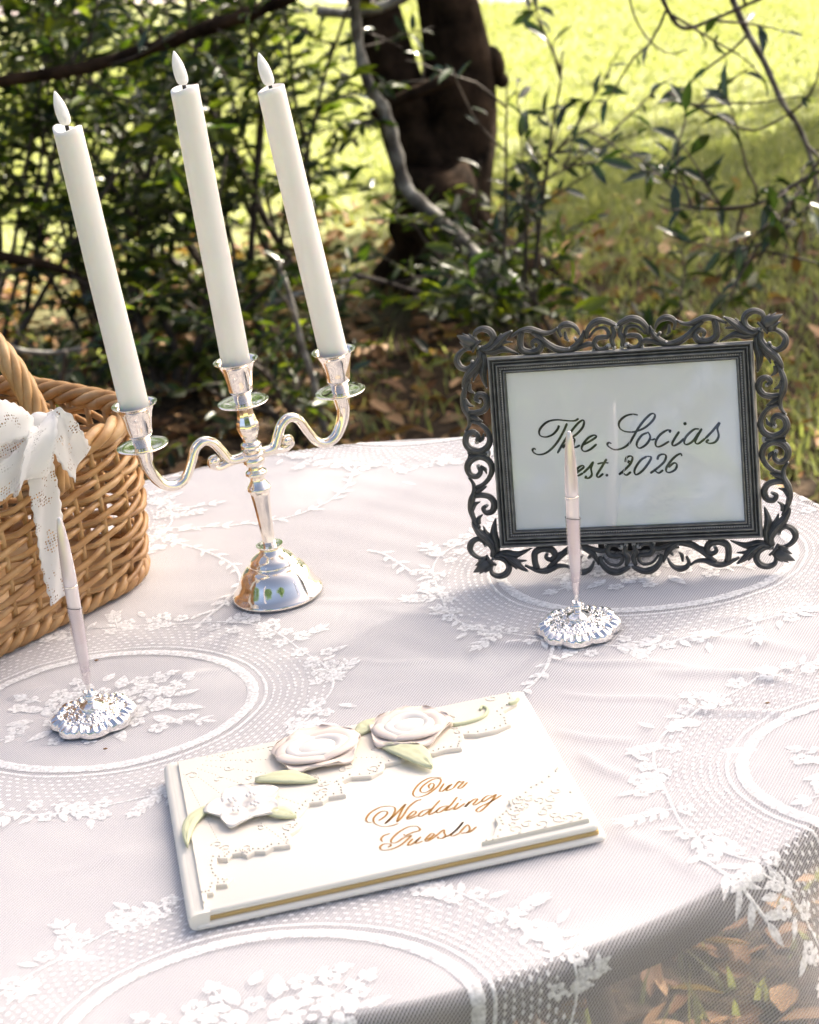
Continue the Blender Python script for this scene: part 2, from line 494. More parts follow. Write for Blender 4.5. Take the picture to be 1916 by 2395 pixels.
# ------------------------------------------------------------------ foliage makers
def leaves(P, D, N, L, Wd, fold=.25, curl=.15):
    """eight-vertex folded leaves at P pointing along D with upper side N"""
    n = len(P)
    D = D / np.linalg.norm(D, axis=1)[:, None]
    B = np.cross(D, N); B /= (np.linalg.norm(B, axis=1)[:, None] + 1e-9)
    N = np.cross(B, D)
    L = L[:, None]; Wd = Wd[:, None]
    def pt(t, w, h):
        return P + D * L * t + B * Wd * w + N * (Wd * h - L * curl * t * t)
    V = np.stack([pt(0, 0, 0), pt(.32, -.46, fold), pt(.32, .46, fold), pt(.68, -.4, fold), pt(.68, .4, fold), pt(1, 0, 0), pt(.32, 0, 0), pt(.68, 0, 0)], 1).reshape(-1, 3)
    f = np.array([(0, 6, 1), (1, 6, 7), (1, 7, 3), (3, 7, 5), (0, 2, 6), (2, 7, 6), (2, 4, 7), (4, 5, 7)])
    F = (np.arange(n)[:, None, None] * 8 + f[None]).reshape(-1, 3)
    return V, F
def rand_unit(n, up=0.0):
    v = rng.normal(size=(n, 3)); v[:, 2] += up
    return v / np.linalg.norm(v, axis=1)[:, None]
def crown_mesh(name, parent, o, c, r, n, leafL, sc=(1, 1, .8), m=None, clumps=60, shell=.35):
    """leaf clumps spread through a crown's volume"""
    cc = rand_unit(clumps) * (rng.uniform(shell, 1, clumps) ** .5)[:, None] * r * A(sc)
    k = rng.integers(0, clumps, n)
    P = A(c) + cc[k] + rng.normal(size=(n, 3)) * r * .17
    L = rng.uniform(.7, 1.3, n) * leafL
    V, F = leaves(P - A(o), rand_unit(n), rand_unit(n, .8), L, L * .5)
    return np_mesh(name, V, F, m or M_crown, parent, kind='stuff')
def limb(mb, p, d, L, r, depth, spread=.5, ends=None):
    P = [A(p)]; d = unit(d); n = 6
    for i in range(n):
        d = unit(d + rng.normal(size=3) * .13 + np.array([0, 0, .04])); P.append(P[-1] + d * L / n)
    P = smooth_path(P, 2)
    mb.tube(P, np.linspace(r, r * .55, len(P)), 7)
    if ends is not None: ends.append(P[-1])
    if depth > 0:
        for k in range(3):
            a = rng.normal(size=3); a[2] = abs(a[2]) * .5
            limb(mb, P[int(len(P) * (.55 + .2 * k)) - 1 if k < 2 else -1], d + spread * 1.5 * unit(a), L * .65, r * .5, depth - 1, spread, ends)

# unseen tree added off to the right; its crown thins the sun on the table
t = thing('unseen_shade_tree', 'tall leafy tree added out of view to the right to screen the sun from the table', 'tree', (7.3, 9.5, 0))
mb = MB(); limb(mb, (7.3, 9.5, -.1), (0, 0, 1), 6.0, .28, 2, .6); mb.build('trunk', M_bark, t, (7.3, 9.5, 0))
_cs = A([-.1, 1.25, .75]) + SUN * 12.0
crown_mesh('crown', t, (7.3, 9.5, 0), _cs, 1.9, 13000, .10, (1, 1, .8), clumps=900, shell=.02)
t = thing('unseen_shade_tree', 'loose leafy tree added out of view to the right, seen only by its dappled shade', 'tree', (4.9, 8.6, 0))
mb = MB(); limb(mb, (4.9, 8.6, -.1), (0, 0, 1), 3.6, .2, 2, .6); mb.build('trunk', M_bark, t, (4.9, 8.6, 0))
crown_mesh('crown', t, (4.9, 8.6, 0), A([1.4, 5.05, 0]) + SUN * 6.6, 1.65, 6500, .12, (1.1, 1, .8), clumps=42, shell=.05)
# trees across the lawn behind the camera: what the polished silver mirrors
for i, (x, y, h, r, lab) in enumerate([(-5.5, -9.5, 4.2, 2.4, 'broad green tree behind the camera mirrored at the left of the silver base'),
                                       (3.2, -12.0, 4.6, 2.8, 'tall green tree behind the camera mirrored at the right of the silver base'),
                                       (-12.5, -3.5, 4.0, 2.6, 'round green tree off to the left mirrored in the silver cups')]):
    t = thing('lawn_tree', lab, 'tree', (x, y, 0), 'trees on the lawn behind the camera')
    mb = MB(); limb(mb, (x, y, -.1), (0, 0, 1), h * .7, .2, 1); mb.build('trunk', M_bark, t, (x, y, 0))
    crown_mesh('crown', t, (x, y, 0), (x, y, h), r, 3500, .3, (1, 1, .85))

for i, (x, y, h, r, lab) in enumerate([(-13, 21, 6.2, 4.2, 'tall dark tree beyond the lawn at the far left, mirrored in the drip pans'), (-5.5, 23, 6.6, 4.4, 'tall dark tree beyond the lawn left of centre, mirrored in the drip pans'),
                                       (2.0, 24, 6.4, 4.3, 'tall dark tree beyond the lawn right of centre, mirrored in the drip pans'), (9.5, 23, 6.6, 4.4, 'tall dark tree beyond the lawn at the far right, mirrored in the drip pans')]):
    t = thing('far_tree', lab, 'tree', (x, y, 0), 'tall trees beyond the lawn')
    mb = MB(); limb(mb, (x, y, -.1), (0, 0, 1), h * .7, .25, 1); mb.build('trunk', M_bark, t, (x, y, 0))
    crown_mesh('crown', t, (x, y, 0), (x, y, h), r, 5000, .42, (1, 1, 1.15))
# ------------------------------------------------------------------ dark forked tree in the middle distance
TY = 5.1
tb = at(1040, 690, 0)
t = thing('forked_tree', 'dark forked tree trunk standing at the edge of the sunny lawn', 'tree', (tb[0], tb[1], 0))
mb = MB()
def px_path(pts, Y, n=5):
    P = [aty(x, y, Y if np.isscalar(Y) else Y[i]) for i, (x, y) in enumerate(pts)]
    return smooth_path(P, n)
P = px_path([(1045, 760), (1040, 690), (1042, 560), (1050, 420), (1062, 280), (1068, 140), (1050, 0), (1020, -160), (1000, -400), (1010, -700)], TY)
k = np.linspace(0, 1, len(P))
mb.tube(P, np.interp(k, [0, .08, .2, .35, .6, 1], [.22, .17, .125, .108, .085, .06]), 14)
P = px_path([(1030, 470), (1000, 380), (945, 250), (905, 120), (872, 0), (820, -160), (760, -420), (740, -700)], TY - .02)
k = np.linspace(0, 1, len(P))
mb.tube(P, np.interp(k, [0, .3, 1], [.10, .07, .045]), 12)
for dx, dy in ((.26, -.02), (.1, -.24), (-.12, .2)):
    mb.tube(smooth_path([(tb[0], tb[1], .3), (tb[0] + dx * .35, tb[1] + dy * .35, .12), (tb[0] + dx, tb[1] + dy, .02), (tb[0] + dx * 1.6, tb[1] + dy * 1.6, -.05)], 4), np.linspace(.1, .025, 13), 8)
mb.sphere(aty(1165, 190, TY), .022, 8, 6); mb.sphere(aty(1150, 150, TY), .03, 8, 6, (1, 1, 1.6))
limb(mb, aty(1010, -700, TY), (.3, .2, 1), 1.4, .06, 2); limb(mb, aty(740, -700, TY), (-.5, .1, 1), 1.4, .05, 2)
tr = mb.build('trunk', M_bark, t, (tb[0], tb[1], 0))
V = tr.data.vertices
for v in V:
    a = math.atan2(v.co.y, v.co.x)
    n_ = .012 * math.sin(9 * a + 5 * v.co.z) + .008 * math.sin(17 * a - 9 * v.co.z)
    if v.co.z < 1.2: v.co.x += n_ * math.cos(a); v.co.y += n_ * math.sin(a)
crown_mesh('crown', t, (tb[0], tb[1], 0), (tb[0] - .2, tb[1] + .6, 3.0), 1.35, 2600, .09, (1, 1, .75), clumps=40)

# ------------------------------------------------------------------ shrubs
def stem_walk(p, d, L, n, jit, grav=0.0):
    P = [A(p)]; d = unit(d)
    for i in range(n):
        d = unit(d + rng.normal(size=3) * jit + np.array([0, 0, grav])); P.append(P[-1] + d * L / n)
    return np.array(P)
def shrub(name, label, base, h, nst, spread, lean=(0, 0), leafL=.058, ntw=16, step=.0135, r0=.011, seed=0, low=.12, group='leafy shrubs behind the table', mw=None, ml=None, twl=(.12, .36)):
    global rng
    rng = np.random.default_rng(seed)
    base = A([base[0], base[1], 0])
    t = thing(name, label, 'shrub', base, group)
    st = MB(); LP = []; LD = []; LN = []; LL = []
    for s_ in range(nst):
        a = rng.uniform(0, 2 * math.pi)
        d = np.array([math.cos(a) * spread + lean[0], math.sin(a) * spread * .7 + lean[1], 1])
        P = stem_walk(base + np.array([math.cos(a), math.sin(a), 0]) * .04 + np.array([0, 0, -.03]), d, h * rng.uniform(.75, 1.15), 9, .12)
        P = smooth_path(P, 3)
        rr = r0 * rng.uniform(.6, 1.2)
        st.tube(P, np.linspace(rr, rr * .3, len(P)), 6)
        for k in range(ntw):
            u = rng.uniform(low, 1)
            i = min(int(u * (len(P) - 1)), len(P) - 2)
            dd = unit(P[i + 1] - P[i])
            b = rng.uniform(0, 2 * math.pi)
            td = unit(dd * .5 + np.array([math.cos(b), math.sin(b), rng.uniform(-.25, .5)]))
            tl = rng.uniform(*twl)
            T = stem_walk(P[i], td, tl, 6, .16, -.03)
            st.tube(T, np.linspace(.0028, .0011, len(T)), 4, caps=False)
            m = int(tl / step)
            for q in range(m):
                f = (q + .7) / m
                x = f * (len(T) - 1); j = min(int(x), len(T) - 2)
                p = T[j] + (T[j + 1] - T[j]) * (x - j)
                ax = unit(T[j + 1] - T[j])
                sd = unit(np.cross(ax, [0, 0, 1])) * (1 if q % 2 else -1)
                LP.append(p); LD.append(ax * rng.uniform(.3, .9) + sd * rng.uniform(.4, 1) + rng.normal(size=3) * .25)
                LN.append(np.array([0, 0, 1]) + rng.normal(size=3) * .55); LL.append(leafL * rng.uniform(.55, 1.25))
    st.build('stem', mw or M_twig, t, base)
    LL = A(LL)
    V, F = leaves(A(LP) - base, A(LD), A(LN), LL, LL * rng.uniform(.3, .42, len(LL)))
    np_mesh('foliage', V, F, ml or M_shrub, t, kind='stuff')
    return t
shrub('shrub', 'dense dark shrub at the far left edge above the basket', (-1.02, 4.55), 1.25, 7, .4, (.05, 0), ntw=17, seed=11, low=.40)
shrub('shrub', 'glossy leafed shrub behind the left candle', (-.72, 4.95), 1.3, 7, .45, ntw=16, seed=12, low=.42)
shrub('shrub', 'low dark shrub between the left and middle candles', (-.52, 4.45), .55, 6, .55, ntw=11, seed=13, low=.1)
shrub('shrub', 'loose leafy shrub behind the middle candle with lawn showing through', (-.42, 5.45), 1.35, 5, .4, ntw=14, seed=14, low=.4)
shrub('shrub', 'bushy shrub behind the right candle beside the dark trunk', (-.34, 4.8), 1.15, 5, .32, (-.16, 0), ntw=15, seed=15)
shrub('shrub', 'thin leafy shrub between the right candle and the dark trunk', (-.20, 5.3), 1.2, 5, .3, (-.02, 0), ntw=15, seed=23, low=.15)
shrub('shrub', 'shrub far back at the left with small pale lit leaves', (-1.25, 5.9), 1.5, 4, .45, ntw=12, seed=16)
shrub('shrub', 'farthest shrub between the left and middle candles, backlit', (-.78, 6.2), 1.4, 3, .4, ntw=10, seed=17)
shrub('shrub', 'low shadowed shrub just behind the basket rim', (-.88, 3.95), .5, 5, .6, ntw=9, seed=18, low=.15, leafL=.045)
shrub('shrub', 'sparse seedling growing under the right candle cup', (-.2, 4.05), .3, 4, .6, ntw=5, seed=19, low=.2, leafL=.045)
shrub('shrub', 'low leafy shrub right at the foot of the dark trunk', (.30, 4.55), .36, 4, .5, ntw=6, seed=21, low=.2, leafL=.05)
shrub('shrub', 'small dark leafed seedling above the top edge of the picture frame', (.43, 4.05), .34, 4, .55, ntw=5, seed=22, low=.3, leafL=.06)

# thick crooked branches
def branch_thing(name, label, pts, Y, r, m, group=None, twigs=0, leafy=0, seed=0, leafL=.05, single=True):
    """a bough traced through the view at distance Y, with side twigs and single leaves"""
    global rng
    rng = np.random.default_rng(seed)
    P = px_path(pts, Y)
    o = P[0].copy()
    t = thing(name, label, 'branch', o, group)
    mb = MB()
    n = len(P)
    rad = np.linspace(r[0], r[1], n) * (1 + .12 * np.sin(np.arange(n) * 1.9) + .06 * np.sin(np.arange(n) * 4.3))
    mb.tube(P, rad, 9)
    mb.build('bough', m, t, o)
    L0 = []
    for k in range(twigs):
        i = int(rng.uniform(.15, .98) * (n - 2))
        d = unit(unit(P[i + 1] - P[i]) * .7 + rand_unit(1)[0] * np.array([1, .6, 1]))
        T = stem_walk(P[i], d, rng.uniform(.1, .28), 6, .14, -.01)
        tw = MB(); tw.tube(T, np.linspace(.003, .0012, len(T)), 5); tw.build('twig', M_twig, t, o)
        for q in range(leafy):
            x = rng.uniform(.25, 1) * (len(T) - 1); j = min(int(x), len(T) - 2)
            ax = unit(T[j + 1] - T[j])
            L0.append((T[j] + (T[j + 1] - T[j]) * (x - j), ax * .7 + rand_unit(1)[0] * .9, np.array([0, -.2, 1]) + rng.normal(size=3) * .6, leafL * rng.uniform(.6, 1.2)))
    for (p, d, N, L) in L0:
        V, F = leaves(A([p]) - o, A([d]), A([N]), A([L]), A([L * .33]))
        np_mesh('leaf', V, F, M_twigleaf, t, smooth=False)
    return t
branch_thing('branch', 'crooked lichen grey branch slanting across the dark trunk', [(1215, 735), (1150, 650), (1090, 575), (1010, 500), (950, 440), (925, 350), (900, 260), (860, 190), (835, 80), (830, -60)], 4.55, (.021, .012), M_lichen, twigs=4, leafy=4, seed=31)
branch_thing('branch', 'long dark bough sloping across the top left corner', [(-80, 205), (60, 180), (190, 160), (330, 120), (470, 70), (600, 25), (720, -30)], 4.3, (.013, .017), M_bark, twigs=9, leafy=6, seed=32)
branch_thing('branch', 'pale lit side branch joining the trunk fork at the top', [(740, 25), (830, 30), (920, 5), (990, -40)], 4.7, (.012, .014), M_lichen, twigs=3, leafy=5, seed=33)
branch_thing('branch', 'dark side limb reaching left from the trunk', [(1060, 180), (1000, 205), (930, 235), (870, 270)], 4.85, (.02, .012), M_bark, twigs=3, leafy=6, seed=34)
branch_thing('branch', 'dry bare twig lying low left of the trunk', [(820, 640), (900, 660), (1000, 690), (1070, 710)], 4.3, (.006, .004), M_twig, twigs=4, leafy=0, seed=35)
branch_thing('branch', 'thin pale stick on the ground left of the right candle', [(620, 715), (690, 690), (770, 665), (850, 650)], 4.35, (.007, .004), M_lichen, twigs=2, leafy=0, seed=36)
branch_thing('branch', 'slim grey stem rising between the middle and right cups', [(760, 1010), (735, 900), (705, 800), (680, 700), (650, 610)], 3.9, (.008, .005), M_lichen, twigs=3, leafy=3, seed=37)
branch_thing('branch', 'short pale twig in the shade above the basket', [(0, 800), (50, 820), (120, 825), (190, 815)], 3.8, (.006, .004), M_lichen, seed=38)
branch_thing('branch', 'bare dark branch crossing behind the left candle', [(-40, 590), (60, 610), (130, 625), (200, 660), (260, 700)], 4.3, (.013, .006), M_bark, twigs=4, leafy=4, seed=39)

# airy twigs on the right in front of the lawn
branch_thing('hanging_twig', 'arching grey twig hanging down at the upper right corner', [(1690, -60), (1740, 60), (1790, 150), (1830, 240), (1870, 300), (1905, 400), (1925, 520)], 3.6, (.007, .004), M_lichen, 'twigs in front of the lawn', twigs=5, leafy=4, seed=41, leafL=0.055)
branch_thing('hanging_twig', 'bent dark twig hanging from the top edge right of the trunk', [(1530, -60), (1560, 20), (1600, 66), (1680, 40), (1760, 5), (1830, -30)], 3.5, (.0045, .003), M_twig, 'twigs in front of the lawn', twigs=4, leafy=5, seed=42, leafL=0.044)
branch_thing('hanging_twig', 'thin curved bare twig over the bright lawn', [(1465, -40), (1485, 40), (1520, 95), (1565, 125), (1610, 115)], 3.6, (.0022, .0014), M_twig, 'twigs in front of the lawn', seed=43)
branch_thing('hanging_twig', 'leafy twig crossing the lawn toward the right edge', [(1560, 215), (1620, 245), (1680, 275), (1760, 305), (1840, 270), (1870, 250)], 3.6, (.003, .002), M_twig, 'twigs in front of the lawn', twigs=3, leafy=4, seed=44, leafL=0.047)
branch_thing('hanging_twig', 'dense cluster of leaves on a low twig above the frame corner', [(1960, 380), (1880, 420), (1790, 470), (1700, 490), (1600, 480), (1540, 460)], 3.5, (.005, .002), M_twig, 'twigs in front of the lawn', twigs=11, leafy=6, seed=45, leafL=0.065)
branch_thing('hanging_twig', 'small drooping leafy twig at the right edge', [(1950, 330), (1900, 400), (1850, 480), (1800, 560), (1770, 620)], 3.5, (.003, .002), M_twig, 'twigs in front of the lawn', twigs=8, leafy=5, seed=46, leafL=0.060)
# upright saplings
branch_thing('sapling', 'tallest upright sapling right of the trunk with leafy top', [(1250, 720), (1255, 600), (1268, 480), (1280, 390), (1295, 280), (1310, 200), (1315, 120)], 4.1, (.0055, .002), M_twig, 'saplings beside the trunk', twigs=9, leafy=6, seed=51, leafL=0.058)
branch_thing('sapling', 'slender bare sapling nearest the trunk', [(1175, 760), (1180, 600), (1183, 450), (1184, 330), (1186, 200)], 4.1, (.0045, .0018), M_twig, 'saplings beside the trunk', twigs=8, leafy=4, seed=52, leafL=0.052)
branch_thing('sapling', 'low spreading sapling with leaves over the shaded grass', [(1225, 740), (1230, 600), (1235, 480), (1260, 400), (1330, 330), (1400, 290)], 4.15, (.005, .002), M_twig, 'saplings beside the trunk', twigs=8, leafy=6, seed=53, leafL=0.058)
branch_thing('sapling', 'leaning sapling twig reaching right over the lawn', [(1255, 430), (1330, 390), (1400, 330), (1450, 300)], 4.0, (.003, .0015), M_twig, 'saplings beside the trunk', twigs=3, leafy=5, seed=54, leafL=0.052)

# ------------------------------------------------------------------ leaf litter and grass (nobody could count them)
rng = np.random.default_rng(3)
n = 12000
x = rng.uniform(-1.9, 1.9, n); y = rng.uniform(.7, 6.1, n)
keep = rng.random(n) < np.clip((6.3 - y - .3 * x) / 1.2, .05, 1) * np.where(x > .35, np.clip(1.0 - 1.1 * (x - .3) * (y > 3.4), .16, 1), 1)
x, y = x[keep], y[keep]; n = len(x)
L = rng.uniform(.03, .07, n)
V, F = leaves(np.c_[x, y, ground_h(x, y) + rng.uniform(.003, .02, n)], rand_unit(n) * [1, 1, .25], rand_unit(n, 1.6), L, L * rng.uniform(.35, .6, n), .2, rng.uniform(-.3, .3, n)[:, None])
lit = np_mesh('leaf_litter', V, F, M_litter, kind='stuff')
tag(lit, 'brown fallen leaves scattered over the shaded ground', 'leaf litter')
def grass(name, label, n, x0, x1, y0, y1, hmin, hmax, dens):
    x = rng.uniform(x0, x1, n); y = rng.uniform(y0, y1, n)
    k = rng.random(n) < dens(x, y); x, y = x[k], y[k]; n = len(x)
    h = rng.uniform(hmin, hmax, n); a = rng.uniform(0, 6.283, n); w = rng.uniform(.003, .006, n)
    lx, ly = rng.normal(size=n) * .5 * h, rng.normal(size=n) * .5 * h
    z = ground_h(x, y) - .004
    p0 = np.c_[x - np.cos(a) * w, y - np.sin(a) * w, z]; p1 = np.c_[x + np.cos(a) * w, y + np.sin(a) * w, z]
    p2 = np.c_[x + np.cos(a) * w * .6 + lx * .5, y + np.sin(a) * w * .6 + ly * .5, z + h * .6]; p3 = np.c_[x - np.cos(a) * w * .6 + lx * .5, y - np.sin(a) * w * .6 + ly * .5, z + h * .6]
    p4 = np.c_[x + lx * 1.2, y + ly * 1.2, z + h]
    V = np.stack([p0, p1, p2, p3, p4], 1).reshape(-1, 3)
    F = (np.arange(n)[:, None, None] * 5 + np.array([(0, 1, 2), (0, 2, 3), (3, 2, 4)])[None]).reshape(-1, 3)
    o = np_mesh(name, V, F, M_grass, kind='stuff')
    return tag(o, label, 'grass')
grass('lawn_grass', 'short mown grass of the sunny lawn behind the shrubs', 120000, -2.4, 3.2, 5.2, 11.0, .015, .035, lambda x, y: np.clip((y - 5.5 + .35 * x + .3 * np.sin(3 * x)) / .9, 0, 1))
grass('grass_tufts', 'thin grass tufts growing up through the fallen leaves', 62000, -1.6, 2.2, .9, 6.4, .02, .055, lambda x, y: np.clip(.06 + .22 * np.sin(5 * x + 2 * y) * np.sin(3.3 * y - 2 * x) + .8 * np.clip((x - .1) / .5, 0, 1) * (y > 3.2), 0.01, 1))
# ------------------------------------------------------------------ table
TC = np.array([-.0996, 1.3208]); TR = .457
t = thing('round_table', 'round table under the lace cloth with dark brown rim', 'table', (TC[0], TC[1], 0))
O = A([TC[0], TC[1], 0])
mb = MB(); mb.lathe([(0, TZ - .004), (TR - .012, TZ - .004), (TR - .009, TZ - .0015), (TR - .010, TZ), (0, TZ)][::1], 96, O); mb.build('table_top', M_table, t, O, autos=30)
mb = MB(); mb.lathe([(TR - .03, TZ - .03), (TR - .010, TZ - .03), (TR - .0075, TZ - .026), (TR - .0075, TZ - .008), (TR - .0095, TZ - .0045), (TR - .03, TZ - .0045)], 96, O); mb.build('rim', M_tedge, t, O, autos=40)
mb = MB(); mb.lathe([(0, TZ - .028), (TR - .031, TZ - .028), (TR - .031, TZ - .0043), (0, TZ - .0043)], 64, O); mb.build('underside', M_tedge, t, O, autos=40)
for k in range(4):
    a = math.radians(-33 + 90 * k)
    mb = MB()
    mb.tube([O + [.20 * math.cos(a), .20 * math.sin(a), TZ - .03], O + [.24 * math.cos(a), .24 * math.sin(a),   .35], O + [.31 * math.cos(a), .31 * math.sin(a), 0.0]], .010, 12)
    mb.build('leg', M_tleg, t, O)

# ------------------------------------------------------------------ tablecloth
R0, RB = TR - .008, .007
_f = at(1830, 2060)
PHI0 = math.atan2(_f[1] - TC[1], _f[0] - TC[0])
def seg_px(a, b):
    return at(*a)[:2], at(*b)[:2]
WR = []   # soft creases: end points on the table top, height, half width
for a, b, h, w in [((1270, 1542), (1700, 1572), 1.5, 4), ((1500, 1560), (1916, 1612), 1.6, 5), ((1300, 1622), (1620, 1655), 1.0, 4), ((1560, 1650), (1900, 1690), 1.3, 4),
                   ((1290, 1715), (1500, 1745), 1.1, 4), ((1350, 1760), (1480, 1830), 1.4, 4), ((1410, 1920), (1560, 2000), 1.2, 5), ((1560, 1995), (1680, 2060), 1.0, 5),
                   ((880, 1425), (1160, 1455), .8, 5), ((1120, 1500), (1350, 1515), 1.2, 4), ((700, 1400), (960, 1420), .7, 5), ((430, 1420), (560, 1395), .9, 6),
                   ((0, 1640), (120, 1600), .9, 5), ((380, 1585), (560, 1560), .9, 5), ((90, 2055), (330, 1985), .6, 6), ((1500, 1480), (1916, 1530), 1.1, 5), ((1640, 1450), (1916, 1440), 1.0, 5),
                   ((640, 1535), (900, 1560), .7, 5), ((820, 1545), (1060, 1560), .6, 4), ((760, 1640), (980, 1600), .6, 4)]:
    p, q = seg_px(a, b); WR.append((p, q, h * .0017, w * .0011))
def wrinkle(x, y):
    z = np.zeros_like(x)
    for p, q, h, w in WR:
        d = q - p; L = np.linalg.norm(d); d = d / L
        u = (x - p[0]) * d[0] + (y - p[1]) * d[1]
        v = (x - p[0]) * -d[1] + (y - p[1]) * d[0] + .004 * np.sin(u * 60)
        e = np.clip(u / (.25 * L), 0, 1) * np.clip((L - u) / (.25 * L), 0, 1)
        z += h * np.exp(-(v / w) ** 2) * e
    z += .0005 * (np.sin(31 * x + 17 * y + 2 * np.sin(9 * y)) + np.sin(-13 * x + 41 * y)) + .00025 * np.sin(90 * x + 140 * y + 3 * np.sin(20 * x))
    return z
def cloth(u, v, lift=0.0):
    """flat cloth coordinates about the table centre -> place on the draped cloth"""
    s = np.hypot(u, v); ph = np.arctan2(v, u)
    ang = np.clip((s - R0) / RB, 0, math.pi / 2)
    d = np.maximum(s - R0 - RB * math.pi / 2, 0)
    q = (ph - PHI0) * 9
    fold = (.5 + .5 * np.cos(q)) ** 5 * 1.5 + .12 * np.sin(2 * q + 1)
    amp = .045 * (d / .28) ** .75
    r = np.minimum(s, R0) + (RB + lift) * np.sin(ang) + np.where(d > 0, fold * amp + .03 * d, 0)
    z = TZ + .0012 + lift * np.cos(ang) - RB * (1 - np.cos(ang)) - d * .985
    x, y = TC[0] + r * np.cos(ph), TC[1] + r * np.sin(ph)
    top = np.clip((R0 - s) / .03, 0, 1)
    z = z + wrinkle(x, y) * top
    return np.stack([x, y, z], -1)
cl = thing('tablecloth', 'sheer white lace tablecloth with floral medallions draped over the round table', 'tablecloth', (TC[0], TC[1], TZ))
CO = A([TC[0], TC[1], TZ])
ns_ = np.concatenate([np.linspace(.0005, R0, 150), R0 + np.linspace(.0015, .30, 70)])
NA = 760
ph = np.linspace(-math.pi, math.pi, NA, endpoint=False)
SS, PP = np.meshgrid(ns_, ph, indexing='ij')
U, Vv = SS * np.cos(PP), SS * np.sin(PP)
V = cloth(U.ravel(), Vv.ravel()) - CO
ii = np.arange(len(ns_) - 1)[:, None] * NA; jj = np.arange(NA)[None]; j2 = (jj + 1) % NA
F = np.stack([ii + jj, ii + NA + jj, ii + NA + j2, ii + j2], -1).reshape(-1, 4)
np_mesh('net', V, F, M_net, cl, smooth=True, uv=np.c_[U.ravel(), Vv.ravel()])

# lace motifs: woven white shapes lying on the net
class Lace:
    def __init__(s): s.V = []; s.F = []; s.n = 0; s.H = []
    def fan(s, P, c=None, h=.0004):
        P = A(P); c = P.mean(0) if c is None else A(c)
        k = len(P)
        s.V.append(np.vstack([P, c[None]])); s.H += [0.00025] * k + [h]
        s.F += [(s.n + i, s.n + (i + 1) % k, s.n + k) for i in range(k)]
        s.n += k + 1
    def strip(s, P, w, h=.0005):
        P = A(P); T = np.gradient(P, axis=0); T /= np.linalg.norm(T, axis=1)[:, None] + 1e-12
        N = np.c_[-T[:, 1], T[:, 0]]; w = (np.full(len(P), w) if np.isscalar(w) else A(w))[:, None]
        k = len(P)
        s.V.append(np.vstack([P - N * w, P, P + N * w])); s.H += [.0002] * k + [h] * k + [.0002] * k
        for i in range(k - 1):
            for r in (0, 1):
                a = s.n + r * k + i; s.F += [(a, a + 1, a + k), (a + 1, a + k + 1, a + k)]
        s.n += 3 * k
    def leaf(s, c, ang, L, Wd):
        t_ = np.linspace(0, 1, 7)
        w = Wd * np.sin(math.pi * t_ ** .8) * .5
        up = np.c_[t_ * L, w]; dn = np.c_[t_ * L, -w][::-1][1:-1]
        P = np.vstack([up, dn]); ca, sa = math.cos(ang), math.sin(ang)
        s.fan(P @ A([[ca, sa], [-sa, ca]]) + A(c), A(c) + A([ca, sa]) * L * .5)
    def flower(s, c, r, rot=0, n=5):
        for k in range(n):
            a = rot + 2 * math.pi * k / n
            q = A(c) + A([math.cos(a), math.sin(a)]) * r * .58
            b = np.arange(9) * 2 * math.pi / 9
            rr = r * (.37 + .03 * np.cos(3 * b + k))
            s.fan(np.c_[q[0] + rr * np.cos(b), q[1] + rr * np.sin(b)], q)
        b = np.arange(6) * math.pi / 3
        s.fan(np.c_[c[0] + r * .14 * np.cos(b), c[1] + r * .14 * np.sin(b)], c)
    def sprig(s, c, ang, L, n=3, lw=.0055):
        d = A([math.cos(ang), math.sin(ang)])
        s.strip(np.array([A(c) + d * L * k / 5 for k in range(6)]), .0008)
        for k in range(n):
            p = A(c) + d * L * (k + .6) / n
            for sg in (-1, 1):
                s.leaf(p, ang + sg * rnd.uniform(.5, .9), L * rnd.uniform(.33, .45), lw * rnd.uniform(.8, 1.2))
        s.leaf(A(c) + d * L * .95, ang, L * .4, lw)
    def rose(s, c, r, rot=0):
        c = A(c)
        for ring, (k, ra, wd) in enumerate([(6, .82, .2), (5, .54, .15), (3, .28, .12)]):
            for j in range(k):
                a0 = rot + ring * .5 + 2 * math.pi * j / k; a1 = a0 + 2 * math.pi / k * .88
                b = np.linspace(a0, a1, 7)
                rr = r * (ra + .09 * np.sin(np.linspace(0, math.pi, 7)))
                s.strip(c + np.c_[np.cos(b) * rr, np.sin(b) * rr], r * wd * (.45 + .55 * np.sin(np.linspace(.15, math.pi - .15, 7))))
        b = np.arange(7) * 2 * math.pi / 7
        s.fan(c + np.c_[np.cos(b), np.sin(b)] * r * .12, c)
    def build(s, name):
        P = np.vstack(s.V); H = A(s.H)
        keep = None
        base = cloth(P[:, 0], P[:, 1]); 
        sN = np.hypot(P[:, 0], P[:, 1])
        ang = np.clip((sN - R0) / RB, 0, math.pi / 2); ph_ = np.arctan2(P[:, 1], P[:, 0])
        nrm = np.c_[np.sin(ang) * np.cos(ph_), np.sin(ang) * np.sin(ph_), np.cos(ang)]
        return np_mesh(name, base + nrm * H[:, None] - CO, A(s.F).astype(int), M_lace, cl, smooth=True)
rnd = random.Random(5)
